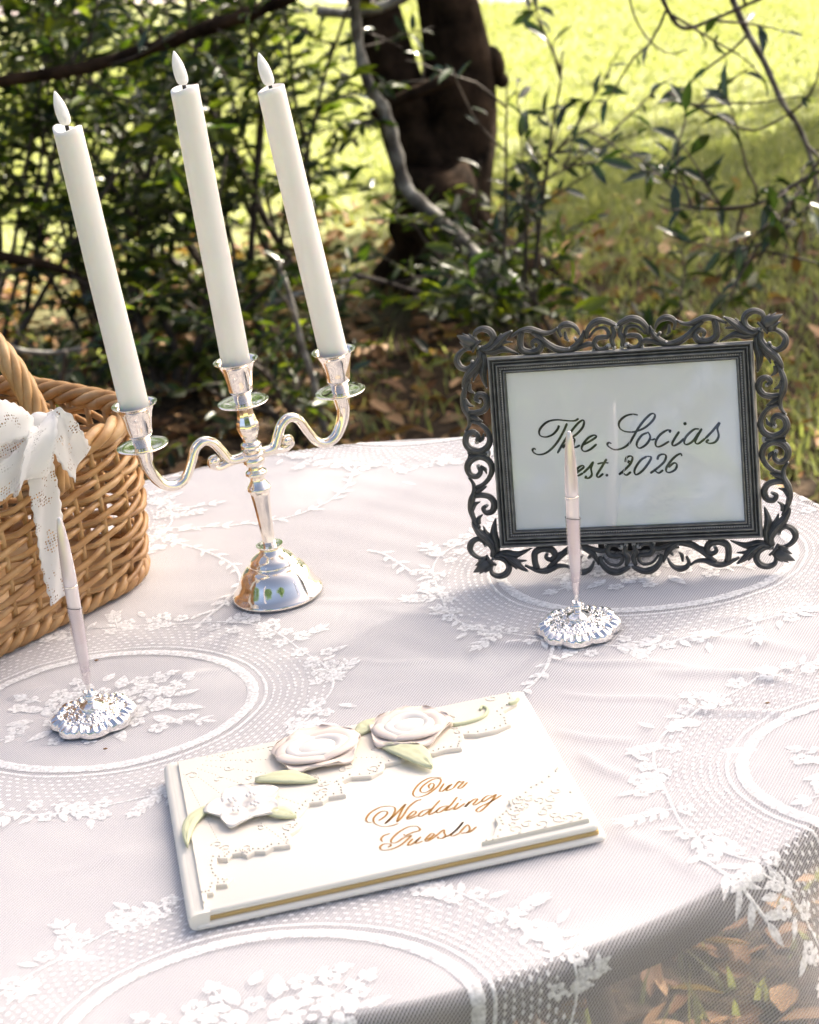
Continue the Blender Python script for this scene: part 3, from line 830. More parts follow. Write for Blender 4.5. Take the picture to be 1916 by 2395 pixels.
def medallion(cx, cy, a, b, rot, seed):
    rnd.seed(seed)
    L = Lace(); c = A([cx - TC[0], cy - TC[1]]); cr, sr = math.cos(rot), math.sin(rot)
    def E(t, k=0.0):
        p = A([(a + k) * math.cos(t), (b + k) * math.sin(t)])
        return c + A([p[0] * cr - p[1] * sr, p[0] * sr + p[1] * cr])
    def nrm(t):
        d = A([math.cos(t) / a, math.sin(t) / b]); d = d / np.linalg.norm(d)
        return math.atan2(d[0] * sr + d[1] * cr, d[0] * cr - d[1] * sr)
    n = 150
    th = np.linspace(0, 2 * math.pi, n + 1)
    L.strip(A([E(t_) for t_ in th]), .0035 + .0010 * np.abs(np.sin(np.arange(n + 1) * 1.9)), .0008)
    L.strip(A([E(t_, .0095) for t_ in th]), .0012)
    # dotted band, staggered like knotted mesh
    for row in range(8):
        k = .0150 + row * .0052
        per = 2 * math.pi * ((a + b) / 2 + .030); m = int(per / .0064)
        for j in range(m):
            t_ = 2 * math.pi * (j + .5 * (row % 2)) / m
            if row > 5 and rnd.random() < .3: continue
            q = E(t_, k) + A([rnd.uniform(-1, 1), rnd.uniform(-1, 1)]) * .0004; aa = nrm(t_)
            bb = np.arange(6) * math.pi / 3
            e = np.c_[np.cos(bb) * .0012, np.sin(bb) * .0021] * rnd.uniform(.7, 1.2)
            L.fan(e @ A([[math.cos(aa), math.sin(aa)], [-math.sin(aa), math.cos(aa)]]) + q)
    # wreath of small blossoms and leafy sprigs
    m = 34
    for j in range(m):
        t_ = 2 * math.pi * (j + rnd.uniform(-.25, .25)) / m; aa = nrm(t_)
        if j % 3 == 0:
            for _k in range(4):
                L.flower(E(t_ + rnd.uniform(-.1, .1), rnd.uniform(.044, .068)), rnd.uniform(.0058, .0082), rnd.random() * 6)
            L.leaf(E(t_, .066), aa + rnd.uniform(-.6, .6), .015, .0055)
        elif j % 3 == 1:
            L.sprig(E(t_, .052), aa + rnd.uniform(-.9, .9), rnd.uniform(.022, .034), 4, .0048)
            L.flower(E(t_ + .03, .046), .0062, rnd.random() * 6)
        else:
            L.sprig(E(t_, .045), aa + rnd.choice((-1.1, 1.1)), .026, 4, .0045); L.flower(E(t_, .060), .0068, rnd.random() * 6)
            L.leaf(E(t_ + .05, .056), aa + .6, .014, .005); L.leaf(E(t_ - .05, .058), aa - .6, .014, .005)
    L.strip(A([E(t_, .054 + .004 * math.sin(7 * t_)) for t_ in th]), .0009)
    # bouquet
    def Q(x, y): return c + A([x * cr - y * sr, x * sr + y * cr])
    L.rose(Q(.022, .010), .0245, 1); L.rose(Q(-.032, .006), .0185, 2); L.rose(Q(-.006, -.024), .0165, .4)
    for x, y, an, l, w in [(.045, .0, -.1, .032, .011), (.04, -.014, -.5, .026, .010), (-.048, .0, 3.0, .024, .010), (-.05, -.016, 3.4, .022, .009), (.0, .028, 1.7, .022, .010), (-.02, .024, 2.2, .022, .009),
                           (.018, -.03, -1.0, .024, .009), (-.03, -.03, -2.3, .022, .009), (.046, .016, .5, .02, .008), (-.016, .04, 1.3, .015, .008)]:
        L.leaf(Q(x, y), an + rot, l, w)
    for x, y, r in [(.012, .041, .008), (.028, .043, .007), (-.045, .024, .008), (.05, -.032, .008), (-.058, -.028, .009), (.004, -.046, .007), (-.022, -.046, .007), (.07, -.018, .006), (-.07, .004, .008)]:
        L.flower(Q(x, y), r, rnd.random() * 6)
    L.sprig(Q(-.028, .024), 2.1 + rot, .020, 2, .006); L.sprig(Q(.036, .03), .9 + rot, .020, 2, .006); L.sprig(Q(-.055, .012), 2.8 + rot, .02, 2, .005)
    for x, y, r in [(-.012, .024, .0075), (.0, .036, .006), (.046, .03, .006), (-.036, -.018, .0075), (.03, -.022, .0075)]: L.flower(Q(x, y), r, rnd.random() * 6)
    L.sprig(Q(-.05, -.035), math.pi + .5 + rot, .024, 2, .006); L.sprig(Q(.052, -.02), -.15 + rot, .03, 2, .004); L.sprig(Q(.015, .045), .4 + rot, .02, 2, .005)
    return L.build('lace_medallion')
medallion(-.236, 1.277, .108, .088, math.radians(-14), 1)
medallion(-.112, .867, .114, .088, math.radians(-8), 2)
medallion(.288, 1.050, .107, .086, math.radians(-12), 3)
medallion(.177, 1.402, .114, .090, math.radians(-10), 4)
medallion(.035, 1.830, .11, .088, math.radians(-10), 6)
medallion(-.375, 1.640, .108, .088, math.radians(-10), 7)
medallion(-.50, 1.10, .108, .088, math.radians(-10), 8)
def vine(pts, seed, leaf=.012, px=True):
    rnd.seed(seed)
    L = Lace()
    P = smooth_path([at(*p)[:2] - TC for p in pts] if px else [A(p) - TC for p in pts], 8)
    L.strip(P, .0013)
    k = 0; acc = 0
    for i in range(1, len(P)):
        acc += np.linalg.norm(P[i] - P[i - 1])
        if acc > .011:
            acc = 0; k += 1
            d = P[i] - P[i - 1]; an = math.atan2(d[1], d[0])
            for sg in ((1, -1) if k % 3 == 0 else ((1,) if k % 2 else (-1,))):
                L.leaf(P[i], an + sg * rnd.uniform(.6, 1.0), leaf * rnd.uniform(.8, 1.3), .0050 * rnd.uniform(.8, 1.2))
    L.leaf(P[-1], an, leaf, .006)
    return L.build('lace_vine')
vine([(330, 1240), (450, 1235), (560, 1228), (680, 1210), (760, 1180), (810, 1140), (832, 1095)], 11)
vine([(335, 1250), (430, 1275), (500, 1300), (550, 1330), (562, 1370), (530, 1410), (470, 1460)], 12)
vine([(1295, 1515), (1275, 1570), (1225, 1622)], 13)
vine([(330, 1175), (420, 1190), (500, 1180)], 14)
vine([(340, 1130), (390, 1120), (430, 1105)], 15)
vine([(1190, 2130), (1250, 2200), (1310, 2190)], 16)
vine([(1640, 2010), (1720, 2060), (1830, 2090)], 17, .018)
vine([(860, 1290), (900, 1300), (960, 1340)], 18)
# ------------------------------------------------------------------ candelabra
ZT = TZ + .0022                     # top of the lace
B0 = at(652, 1390, ZT)
AY = math.radians(21)
adir = np.array([math.cos(AY), math.sin(AY), 0]); aside = np.array([-math.sin(AY), math.cos(AY), 0])
tilt = math.radians(-.7)
RC = np.array([[math.cos(tilt), 0, math.sin(tilt)], [0, 1, 0], [-math.sin(tilt), 0, math.cos(tilt)]]) @ np.c_[adir, aside, [0, 0, 1]]
cd = thing('candelabra', 'shiny silver three armed candelabra standing beside the wicker basket', 'candelabra', B0, R=RC)
mb = MB()
def arcp(pts, n=5): return [tuple(p) for p in smooth_path([(a, b, 0) for a, b in pts], n)[:, :2]]
mb.lathe([(0, .0005)] + [(.0345, .0005), (.0358, .0012), (.0362, .0025), (.0358, .0038)] + arcp([(.0350, .0045), (.0325, .0075), (.0300, .0125), (.0275, .0185), (.0240, .0235), (.0198, .0265)]) +
         arcp([(.0196, .0268), (.0188, .0278), (.0186, .0292)], 3) + arcp([(.0184, .0294), (.0165, .0325), (.0130, .0352), (.0102, .0372), (.0085, .0392)]) +
         [(.0080, .0402), (.0098, .0412), (.0106, .0432), (.0106, .0440), (.0086, .0440), (.0070, .0436), (0, .0434)], 64)
base_o = mb.build('base', M_chrome, cd, autos=50)
mb = MB()
mb.lathe([(0, .0434)] + arcp([(.0050, .0436), (.0052, .0500), (.0058, .0640), (.0067, .0780), (.0078, .0880)]) + arcp([(.0080, .0885), (.0092, .0905), (.0092, .0925), (.0072, .0955), (.0058, .0985), (.0056, .1010)]) +
         arcp([(.0075, .1022), (.0086, .1040), (.0082, .1058), (.0060, .1072), (.0056, .1090)]) + arcp([(.0062, .1100), (.0078, .1122), (.0086, .1150), (.0078, .1176), (.0062, .1196)]) +
         [(.0100, .1204), (.0104, .1216), (.0098, .1226), (.0068, .1236)] + arcp([(.0066, .1240), (.0082, .1265), (.0078, .1290), (.0056, .1310), (.0062, .1345)]) + arcp([(.0064, .1350), (.0088, .1420), (.0086, .1460), (.0066, .1530), (.0062, .1610)]) + [(0, .1612)], 12)
mb.build('stem', M_chrome, cd, autos=28)
def cup(z, x0):
    """drip pan and faceted cup on the axis at x0"""
    mb = MB()
    mb.lathe([(0, z)] + [(.006, z), (.014, z + .0004), (.0192, z + .0014), (.0198, z + .0022), (.0192, z + .0026), (.014, z + .0018), (.0078, z + .0014), (0, z + .0013)], 48, (x0, 0, 0))
    pan = mb.build('drip_pan', M_chrome, cd, autos=50)
    mb = MB()
    pr = [(0, .0015), (.0062, .0015), (.0068, .0040), (.0070, .0085), (.0078, .0095), (.0090, .0105), (.0096, .0120), (.0101, .0160), (.0112, .0230), (.0126, .0285), (.0142, .0325), (.0160, .0344), (.0172, .0349), (.0173, .0354), (.0166, .0356), (.0148, .0350), (.0132, .0338), (.0120, .0310), (.0113, .0270), (0, .0268)]
    def rf(t_, i):
        if 7 <= i <= 9:
            return 1 - .055 * (0.5 + .5 * math.cos(6 * t_)) ** .6
        return 1
    mb.lathe([(r, z + h) for r, h in pr], 48, (x0, 0, 0), rf=rf)
    c_ = mb.build('candle_cup', M_chrome, cd, autos=50)
    return c_
cup(.1612, 0.0)
def armx(sgn, D, zp):
    P = [(0, .121), (.012, .1195), (.0185, .1215), (.0225, .1290), (.0275, .1375), (.0345, .1410), (.0415, .1370), (.0470, .1260), (.0530, .1160), (.0610, .1125), (.0695, .1160), (.0760, .1260), (.0790, .1370), (.0790, zp)]
    k = D / .079
    Q = smooth_path([(sgn * x * k, 0, z) for x, z in P], 6)
    n = len(Q)
    u = np.linspace(0, 1, n)
    mb = MB()
    mb.tube(Q, np.interp(u, [0, .1, .3, .6, .8, 1], [.0042, .0040, .0038, .0036, .0042, .0062]), 12, flat=1.25, up=(0, 1, 0))
    # curled leaf under the shoulder
    C = smooth_path([(sgn * .014 * k, 0, .1195), (sgn * .021 * k, 0, .1180), (sgn * .027 * k, 0, .1172), (sgn * .0315 * k, 0, .1200), (sgn * .0310 * k, 0, .1240), (sgn * .0280 * k, 0, .1240)], 5)
    mb.tube(C, np.interp(np.linspace(0, 1, len(C)), [0, .5, .8, 1], [.0035, .0028, .0036, .0042]), 10, flat=1.2, up=(0, 1, 0))
    mb.sphere((sgn * .0290 * k, 0, .1232), .0046, 12, 8, (1, 1.1, .9))
    mb.lathe([(0, zp - .016), (.0050, zp - .016), (.0058, zp - .010), (.0072, zp - .002), (.0074, zp), (0, zp)], 10, (sgn * D, 0, 0))
    mb.build('arm', M_chrome, cd, autos=40)
    cup(zp, sgn * D)
armx(1, .079, .1485); armx(-1, .0835, .1485)

# ------------------------------------------------------------------ candles
def cand(label, cupx, cupz, top_px, notch, seed):
    base = B0 + RC @ A([cupx, 0, cupz])
    top = aty(top_px[0], top_px[1], base[1] + .002)
    d = top - base; L = np.linalg.norm(d); z = d / L
    x = unit(np.cross([0, 1, 0], z)); y = np.cross(z, x)
    R = np.c_[x, y, z]
    t = thing('taper_candle', label, 'candle', base, 'ivory electric taper candles', R=R)
    r0, r1 = .0104, .0112
    mb = MB(); n = 40; V = []; F = []
    rows = 46
    for i in range(rows):
        u = i / (rows - 1); zz = L * u
        for k in range(n):
            a = 2 * math.pi * k / n
            rr = r1 + (r0 - r1) * u + .00012 * math.sin(3 * a + seed) * math.sin(9 * u)
            e = 0
            if u > .97:
                e = (.0022 * max(0, math.cos(a - notch)) ** 2 + .0012 * math.cos(2 * a + seed) - .0012) * ((u - .97) / .03)
            V.append((rr * math.cos(a), rr * math.sin(a), zz + e))
    topi = (rows - 1) * n
    for rs, dz in ((.88, .0004), (.72, -.0022), (.45, -.0036), (.18, -.004)):
        for k in range(n):
            a = 2 * math.pi * k / n
            v = V[topi + k]
            V.append((r0 * rs * math.cos(a), r0 * rs * math.sin(a), (v[2] if rs > .8 else L) + dz))
    for i in range(rows + 3):
        for k in range(n):
            l = (k + 1) % n
            F.append((i * n + k, i * n + l, (i + 1) * n + l, (i + 1) * n + k))
    F.append(tuple((rows + 3) * n + k for k in range(n))); F.append(tuple(range(n))[::-1])
    mb.add(V, F); mb.build('wax_body', M_wax, t)
    mb = MB(); mb.lathe([(0, L - .004), (.0014, L - .004), (.0014, L + .0030), (0, L + .0032)], 10); mb.build('wick', M_wick, t)
    mb = MB(); mb.lathe([(0, L + .0016)] + arcp([(.0026, L + .0016), (.0042, L + .0040), (.0047, L + .0095), (.0041, L + .0160), (.0025, L + .0215), (.0008, L + .0255), (.0001, L + .0262)], 4), 24)
    # flame leans a little off the axis
    mb.v[0][:, 0] += (mb.v[0][:, 2] - L) * -.10
    mb.build('flame_bulb', M_bulb, t)
cand('left ivory taper candle, lowest of the three, in the cup nearest the basket', -.0835, .1485 + .0269, (157, 297), 2.6, 1)
cand('middle ivory taper candle in the central cup, its tip the highest', 0, .1612 + .0269, (431, 203), .3, 2)
cand('right ivory taper candle leaning left in the cup nearest the frame', .079, .1485 + .0269, (633, 204), .2, 3)
# ------------------------------------------------------------------ ornate picture frame
FYAW, FLEAN = -.2551, .2637
ux = np.array([math.cos(FYAW), math.sin(FYAW), 0]); n0 = np.array([math.sin(FYAW), -math.cos(FYAW), 0])
uz = np.array([0, 0, 1]) * math.cos(FLEAN) - n0 * math.sin(FLEAN)
fn = np.cross(ux, uz)              # faces the camera
FW, FH, OW, OH = .2012, .1479, .1748, .1227
FO = np.array([.1616, 1.3726, ZT - .002]) + uz * (FH / 2 + .0285)
RF = np.c_[ux, uz, fn]             # local x right, y up the frame, z toward the viewer
fr = thing('picture_frame', 'ornate dark pewter picture frame with openwork scroll border and script card', 'picture frame', FO, R=RF)
def floc(x, y, zoff=0.0):
    """photograph pixel -> frame plane coordinates"""
    p = atplane(x, y, FO + fn * zoff, fn) - FO
    return np.array([p @ ux, p @ uz])
# moulding
def rect_sweep(mb, prof):
    """prof: (inset from the outer edge, height); mitred round the rectangle"""
    V = []; F = []
    for d, h in prof:
        for sx, sy in ((-1, -1), (1, -1), (1, 1), (-1, 1)):
            V.append((sx * (FW / 2 - d), sy * (FH / 2 - d), h))
    m = len(prof)
    for i in range(m - 1):
        for k in range(4):
            l = (k + 1) % 4
            F.append((i * 4 + k, i * 4 + l, (i + 1) * 4 + l, (i + 1) * 4 + k))
    mb.add(V, F)
mb = MB()
T_ = (FW - OW) / 2
def ridge(a, b, h0, h1, n=5):
    return [(a + (b - a) * k / n, h0 + (h1 - h0) * math.sin(math.pi * k / n)) for k in range(n + 1)]
rect_sweep(mb, [(0, -.006), (0, .002)] + ridge(.0003, .0030, .0035, .0056) + ridge(.0034, .0052, .0028, .0040) + ridge(.0056, .0086, .0020, .0040) + ridge(.0090, .0106, .0012, .0022) + ridge(.0108, T_ - .0004, .0008, .0018) + [(T_, .0002), (T_, -.004)])
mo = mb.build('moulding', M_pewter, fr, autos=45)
mb = MB()   # beaded fillet along the middle
for sx, sy, L, hor in ((0, 1, FW - .0186, 1), (0, -1, FW - .0186, 1), (1, 0, FH - .0186, 0), (-1, 0, FH - .0186, 0)):
    m = int(L / .0019)
    for k in range(m + 1):
        q = -L / 2 + L * k / m
        p = (q, sy * (FH / 2 - .0093), .0016) if hor else (sx * (FW / 2 - .0093), q, .0016)
        mb.sphere(p, .00085, 5, 4)
mb.build('beading', M_pewter, mo)
mb = MB(); mb.box((0, 0, -.0035), (OW / 2 + .004, OH / 2 + .004, .0012)); mb.build('backing', M_back, fr, smooth=False)
mb = MB(); mb.box((0, 0, -.0018), (OW / 2 + .002, OH / 2 + .002, .0003)); card = mb.build('card', M_card, fr, smooth=False)
mb = MB(); mb.box((0, 0, .0003), (OW / 2 + .0008, OH / 2 + .0008, .0005)); mb.build('glass', M_glass, fr, smooth=False)
# easel strut behind
mb = MB()
foot = np.array([0.0, -FH / 2 - .024, -.10]); 
mb.add([(-.025, .03, -.0052), (.025, .03, -.0052), (.032, -.088, -.052), (-.032, -.088, -.052), (-.025, .03, -.0072), (.025, .03, -.0072), (.032, -.088, -.054), (-.032, -.088, -.054)], [(0, 1, 2, 3), (7, 6, 5, 4), (0, 4, 5, 1), (1, 5, 6, 2), (2, 6, 7, 3), (3, 7, 4, 0)])
mb.build('easel_strut', M_back, fr, smooth=False)

# openwork border: scrolls traced over one quarter, mirrored to the other three
def zt(p):   # tracing coordinates -> frame plane
    return floc(1060 + .2435 * p[0], 720 + .2435 * p[1])
# make the traced quarter symmetric about the frame: shift so the moulding corner fits
_cor = zt((325, 480)); _shift = A([-FW / 2, FH / 2]) - _cor
def ztf(p): return zt(p) + _shift
TOP = [  # (points, widths at start / middle / end in tracing pixels)
    ([(245, 345), (205, 290), (215, 235), (275, 205), (345, 222), (382, 275), (368, 340), (310, 385), (250, 392)], (18, 44, 34)),
    ([(260, 400), (330, 412), (400, 372), (460, 310), (510, 262), (556, 228)], (40, 62, 14)),
    ([(300, 420), (380, 425), (460, 400), (540, 415), (625, 446)], (40, 46, 8)),
    ([(380, 390), (440, 350), (480, 335), (560, 330)], (24, 36, 8)),
    ([(400, 350), (430, 300), (455, 255)], (20, 30, 8)),
    ([(540, 285), (600, 250), (650, 225), (720, 210), (800, 228), (870, 246), (940, 236), (1000, 196)], (16, 44, 14)),
    ([(650, 240), (640, 320), (655, 400), (735, 432), (815, 412), (842, 352), (800, 315), (755, 340), (768, 385)], (40, 46, 20)),
    ([(760, 235), (830, 290), (905, 350), (990, 398), (1085, 415), (1165, 388), (1195, 335), (1165, 295)], (30, 46, 18)),
    ([(800, 300), (850, 350), (910, 388)], (14, 26, 6)),
    ([(1035, 285), (1012, 225), (1035, 178), (1090, 160), (1150, 175), (1190, 215), (1212, 262)], (16, 42, 12)),
    ([(1070, 230), (1078, 290), (1105, 320)], (14, 26, 10)),
    ([(1252, 215), (1232, 290), (1190, 350), (1120, 400)], (10, 40, 30)),
    ([(1060, 420), (1150, 408), (1240, 368), (1310, 350), (1350, 370), (1345, 405)], (20, 34, 20)),
    ([(1275, 300), (1285, 225), (1340, 155), (1420, 125), (1500, 145), (1558, 178)], (22, 46, 30)),
    ([(1300, 290), (1360, 215), (1440, 195), (1485, 232), (1482, 280), (1430, 285), (1375, 300), (1352, 350), (1385, 400), (1445, 402), (1490, 372)], (14, 32, 34)),
    ([(1520, 180), (1542, 250), (1520, 310), (1540, 385)], (26, 36, 26)),
]
LEFT = [
    ([(195, 405), (120, 400), (55, 445), (32, 505), (60, 565), (120, 590), (168, 562), (182, 520)], (18, 44, 22)),
    ([(245, 400), (262, 480), (215, 570), (150, 640), (105, 720), (92, 770)], (44, 64, 16)),
    ([(285, 440), (295, 540), (282, 630), (300, 715), (318, 770)], (40, 50, 10)),
    ([(240, 500), (240, 580), (205, 650), (190, 710)], (24, 36, 8)),
    ([(150, 690), (112, 780), (92, 880), (112, 970), (150, 1050), (150, 1130), (115, 1190)], (26, 46, 14)),
    ([(150, 735), (158, 790), (200, 822)], (30, 28, 8)),
    ([(105, 880), (140, 930), (192, 948)], (30, 28, 8)),
    ([(150, 1010), (220, 1010), (290, 985), (325, 920), (300, 850), (240, 835), (212, 880), (250, 905)], (34, 44, 22)),
    ([(160, 1040), (220, 1070), (275, 1090)], (30, 34, 8)),
    ([(165, 1090), (250, 1115), (320, 1180), (350, 1260), (325, 1340), (250, 1385), (165, 1362), (118, 1300), (130, 1225), (190, 1195), (236, 1232), (225, 1290)], (22, 50, 28)),
    ([(245, 1290), (280, 1255), (290, 1210)], (20, 26, 8)),
    ([(140, 1400), (180, 1385), (250, 1400), (330, 1409)], (30, 40, 34)),
]
def scroll(mb, P, w, zc=.001):
    Q = smooth_path([(*p, zc) for p in P], 5)
    u = np.linspace(0, 1, len(Q))
    r = np.interp(u, [0, .5, 1], w)
    mb.tube(Q, r, 8, flat=.9, up=(0, 0, 1))
    mb.sphere(Q[-1], r[-1] * 1.15, 7, 5)
    # raised rib along the back of the scroll
    mb.tube(Q + np.c_[np.zeros((len(Q), 2)), r * .78], r * .42, 6, flat=.9, up=(0, 0, 1))
PX = .2435 * (1.37 / FPX) * .5 * 1.75      # tracing pixel (half width) -> metres
bud = [((235, 362), (30, 268), 62), ((205, 340), (85, 245), 34), ((190, 395), (55, 330), 34), ((225, 330), (140, 250), 30), ((190, 400), (90, 380), 26)]
def sided(name, items, sx, sy):
    mb = MB()
    for P, w in items:
        Q = [ztf(p) * A([sx, sy]) for p in P]
        scroll(mb, Q, [k * PX for k in w], .0005)
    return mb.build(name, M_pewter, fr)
for sx in (1, -1):
    for sy in (1, -1):
        sided('scroll_rail', TOP, sx, sy)
        sided('scroll_stile', LEFT, sx, sy)
        mb = MB()
        for a, b, w in bud:
            P0, P1 = ztf(a) * A([sx, sy]), ztf(b) * A([sx, sy])
            Q = np.array([np.append(P0 + (P1 - P0) * k, .0010 + .002 * math.sin(math.pi * k)) for k in np.linspace(0, 1, 9)])
            r = w * PX * np.array([.35, .7, .95, 1, .95, .82, .6, .35, .06])
            mb.tube(Q, r, 8, flat=.6, up=(0, 0, 1))
        c = [ztf(p) * A([sx, sy]) for p in ((185, 425), (222, 362), (262, 318))]
        mb.tube(smooth_path([(*c[0], .002), (*c[1], .0045), (*c[2], .002)], 5), 17 * PX, 7)
        mb.build('corner_bud', M_pewter, fr)

# script lettering traced stroke by stroke; the pen makes downstrokes thick
def pen_stroke(mb, P, z, thick, thin, slant, tip=.6):
    Q = smooth_path([(*p, 0) for p in P], 6)[:, :2]
    T = np.gradient(Q, axis=0); T /= np.linalg.norm(T, axis=1)[:, None] + 1e-12
    N = np.c_[-T[:, 1], T[:, 0]]
    dn = np.clip(-(T @ unit(slant)), -1, 1)          # 1 when the stroke runs down the slant
    w = thin + (thick - thin) * np.clip(np.abs(dn) * 1.25 - .35, 0, 1) ** 1.5
    w = np.convolve(np.pad(w, 2, mode='edge'), np.ones(5) / 5, 'valid')
    w[0] *= tip; w[-1] *= tip
    n = len(Q); w = w[:, None]
    V = np.vstack([np.c_[Q - N * w, np.full(n, z)], np.c_[Q + N * w, np.full(n, z)]])
    mb.add(V, [(i, i + 1, n + i + 1, n + i) for i in range(n - 1)])
def dot(mb, p, r, z):
    a = np.arange(12) * math.pi / 6
    mb.add(np.c_[p[0] + r * np.cos(a), p[1] + r * np.sin(a), np.full(12, z)], [tuple(range(12))])
CT = [
 [(510,195),(480,212),(430,213),(340,205),(270,220),(220,262),(203,300),(215,330),(260,338),(310,318),(345,280),(358,248)],
 [(420,232),(395,290),(350,370),(300,430),(250,465),(200,475),(165,462),(152,440),(165,428),(178,438)],
 [(345,465),(400,370),(460,285),(505,232),(540,208),(552,222),(540,265),(495,315),(440,352),(410,362)],
 [(385,425),(420,385),(460,352),(478,356),(470,390),(470,418),(490,418),(520,402)],
 [(540,402),(600,370),(645,338),(632,324),(590,342),(550,385),(533,428),(555,450),(600,435),(650,393)],
 [(970,168),(925,162),(870,178),(825,222),(828,268),(870,295),(940,298),(1020,268),(1085,210),(1102,168),(1075,158),(1030,196),(975,265),(935,335),(900,390),(850,425),(790,437),(745,415),(732,395),(745,382),(765,390)],
 [(1042,305),(1000,325),(965,375),(963,412),(990,424),(1038,392),(1065,342),(1052,306),(1042,305)], [(1055,352),(1078,360),(1105,352)],
 [(1212,304),(1222,287),(1190,288),(1135,328),(1107,380),(1115,412),(1150,408),(1212,372)],
 [(1290,296),(1258,345),(1236,388),(1248,406),(1290,385),(1328,350)],
 [(1445,276),(1405,280),(1348,330),(1328,378),(1350,397),(1400,366),(1445,302)], [(1465,272),(1428,340),(1414,378),(1438,390),(1492,350)],
 [(1492,350),(1550,290),(1602,228),(1586,270),(1596,330),(1572,375),(1530,388),(1500,376),(1520,358)],
 [(470,636),(508,606),(548,575),(540,560),(508,576),(490,612),(500,640),(545,618)], [(545,618),(590,575),(622,534),(606,580),(612,630),(590,656),(562,656),(572,640)],
 [(727,508),(690,570),(652,632),(664,650),(702,622)], [(655,547),(700,538),(742,540)],
 [(872,535),(880,500),(910,486),(928,500),(912,545),(870,590),(822,630)], [(822,630),(850,616),(880,634),(916,608)], [(905,520),(895,535),(905,545)],
 [(1040,488),(990,520),(945,590),(953,630),(1000,605),(1052,540),(1072,496),(1040,488)],
 [(1120,515),(1132,484),(1165,472),(1188,486),(1172,532),(1120,580),(1066,620)], [(1066,620),(1098,600),(1130,618),(1166,594)],
 [(1312,487),(1298,468),(1250,498),(1200,560),(1188,600),(1213,614),(1258,592),(1272,555),(1250,540),(1206,574)],
]
mb = MB(); k_ = .30145
slt = unit(floc(1200 + k_ * 540, 920 + k_ * 200) - floc(1200 + k_ * 400, 920 + k_ * 440))
for P in CT: pen_stroke(mb, [floc(1200 + k_ * x, 920 + k_ * y, -.0015) for x, y in P], -.0013, .00105, .0005, slt)
dot(mb, floc(1200 + k_ * 1335, 920 + k_ * 235, -.0015), .0013, -.0013); dot(mb, floc(1200 + k_ * 729, 920 + k_ * 635, -.0015), .0011, -.0013)
mb.build('lettering', M_ink, card, smooth=False, label='dark brown script lettering in two lines')
# thin white strip on the glass standing in for a reflected streak
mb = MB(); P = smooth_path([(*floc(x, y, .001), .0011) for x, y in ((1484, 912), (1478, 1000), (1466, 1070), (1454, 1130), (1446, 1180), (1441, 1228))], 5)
mb.tube(P, np.interp(np.linspace(0, 1, len(P)), [0, .5, 1], [.00008, .0002, .0003]), 5); mb.build('reflection_streak', M_bulb, fr)
# ------------------------------------------------------------------ guest book
BKZ = .0130
_q = [at(x, y, TZ + BKZ) for x, y in ((397, 1790), (464, 2132), (1402, 1928), (1210, 1618))]
BC = sum(_q) / 4
_e = unit((_q[2] - _q[1]) + (_q[3] - _q[0])); 
BX = np.array([_e[0], _e[1], 0]); BX /= np.linalg.norm(BX); BY = np.array([-BX[1], BX[0], 0])
BW = (np.linalg.norm(_q[2] - _q[1]) + np.linalg.norm(_q[3] - _q[0])) / 2; BH = (np.linalg.norm(_q[1] - _q[0]) + np.linalg.norm(_q[2] - _q[3])) / 2
BO = np.array([BC[0], BC[1], ZT])
RBK = np.c_[BX, BY, [0, 0, 1]]
bk = thing('guest_book', 'cream wedding guest book with moulded roses and copper script lying on the lace', 'guest book', BO, R=RBK)
def bloc(x, y, h):
    p = at(x, y, ZT + h) - BO
    return np.array([p @ BX, p @ BY])
def rrect(w, h, r, n=6, cx=0, cy=0):
    P = []
    for sx, sy, a0 in ((1, 1, 0), (-1, 1, 90), (-1, -1, 180), (1, -1, 270)):
        for k in range(n + 1):
            a = math.radians(a0 + 90 * k / n)
            P.append((cx + sx * (w / 2 - r) + r * math.cos(a), cy + sy * (h / 2 - r) + r * math.sin(a)))
    return P
def slab(mb, w, h, z0, z1, r=.004, ed=.0014, cx=0, cy=0):
    L = [rrect(w - 2 * ed, h - 2 * ed, max(r - ed, .0005), cx=cx, cy=cy), rrect(w - .6 * ed, h - .6 * ed, r, cx=cx, cy=cy), rrect(w, h, r, cx=cx, cy=cy)]
    zs = [(0, z0), (1, z0 + ed * .35), (2, z0 + ed), (2, z1 - ed), (1, z1 - ed * .35), (0, z1)]
    n = len(L[0]); V = []; F = []
    for i, z in zs: V += [(*p, z) for p in L[i]]
    for i in range(5):
        for k in range(n):
            l = (k + 1) % n; F.append((i * n + k, i * n + l, (i + 1) * n + l, (i + 1) * n + k))
    F.append(tuple(5 * n + k for k in range(n))); F.append(tuple(range(n))[::-1])
    mb.add(V, F)
mb = MB(); slab(mb, BW + .008, BH + .006, .0003, .0042, .004, .0016, .001, -.001); mb.build('back_cover', M_book, bk, autos=50)
mb = MB(); slab(mb, BW + .001, BH + .0012, .0042, .0068, .002, .0004, .001, -.0005); pg = mb.build('page_block', M_pages, bk, autos=50)
mb = MB(); slab(mb, BW + .004, BH + .003, .0068, .0112, .004, .0016); cv = mb.build('front_cover', M_book, bk, autos=50)
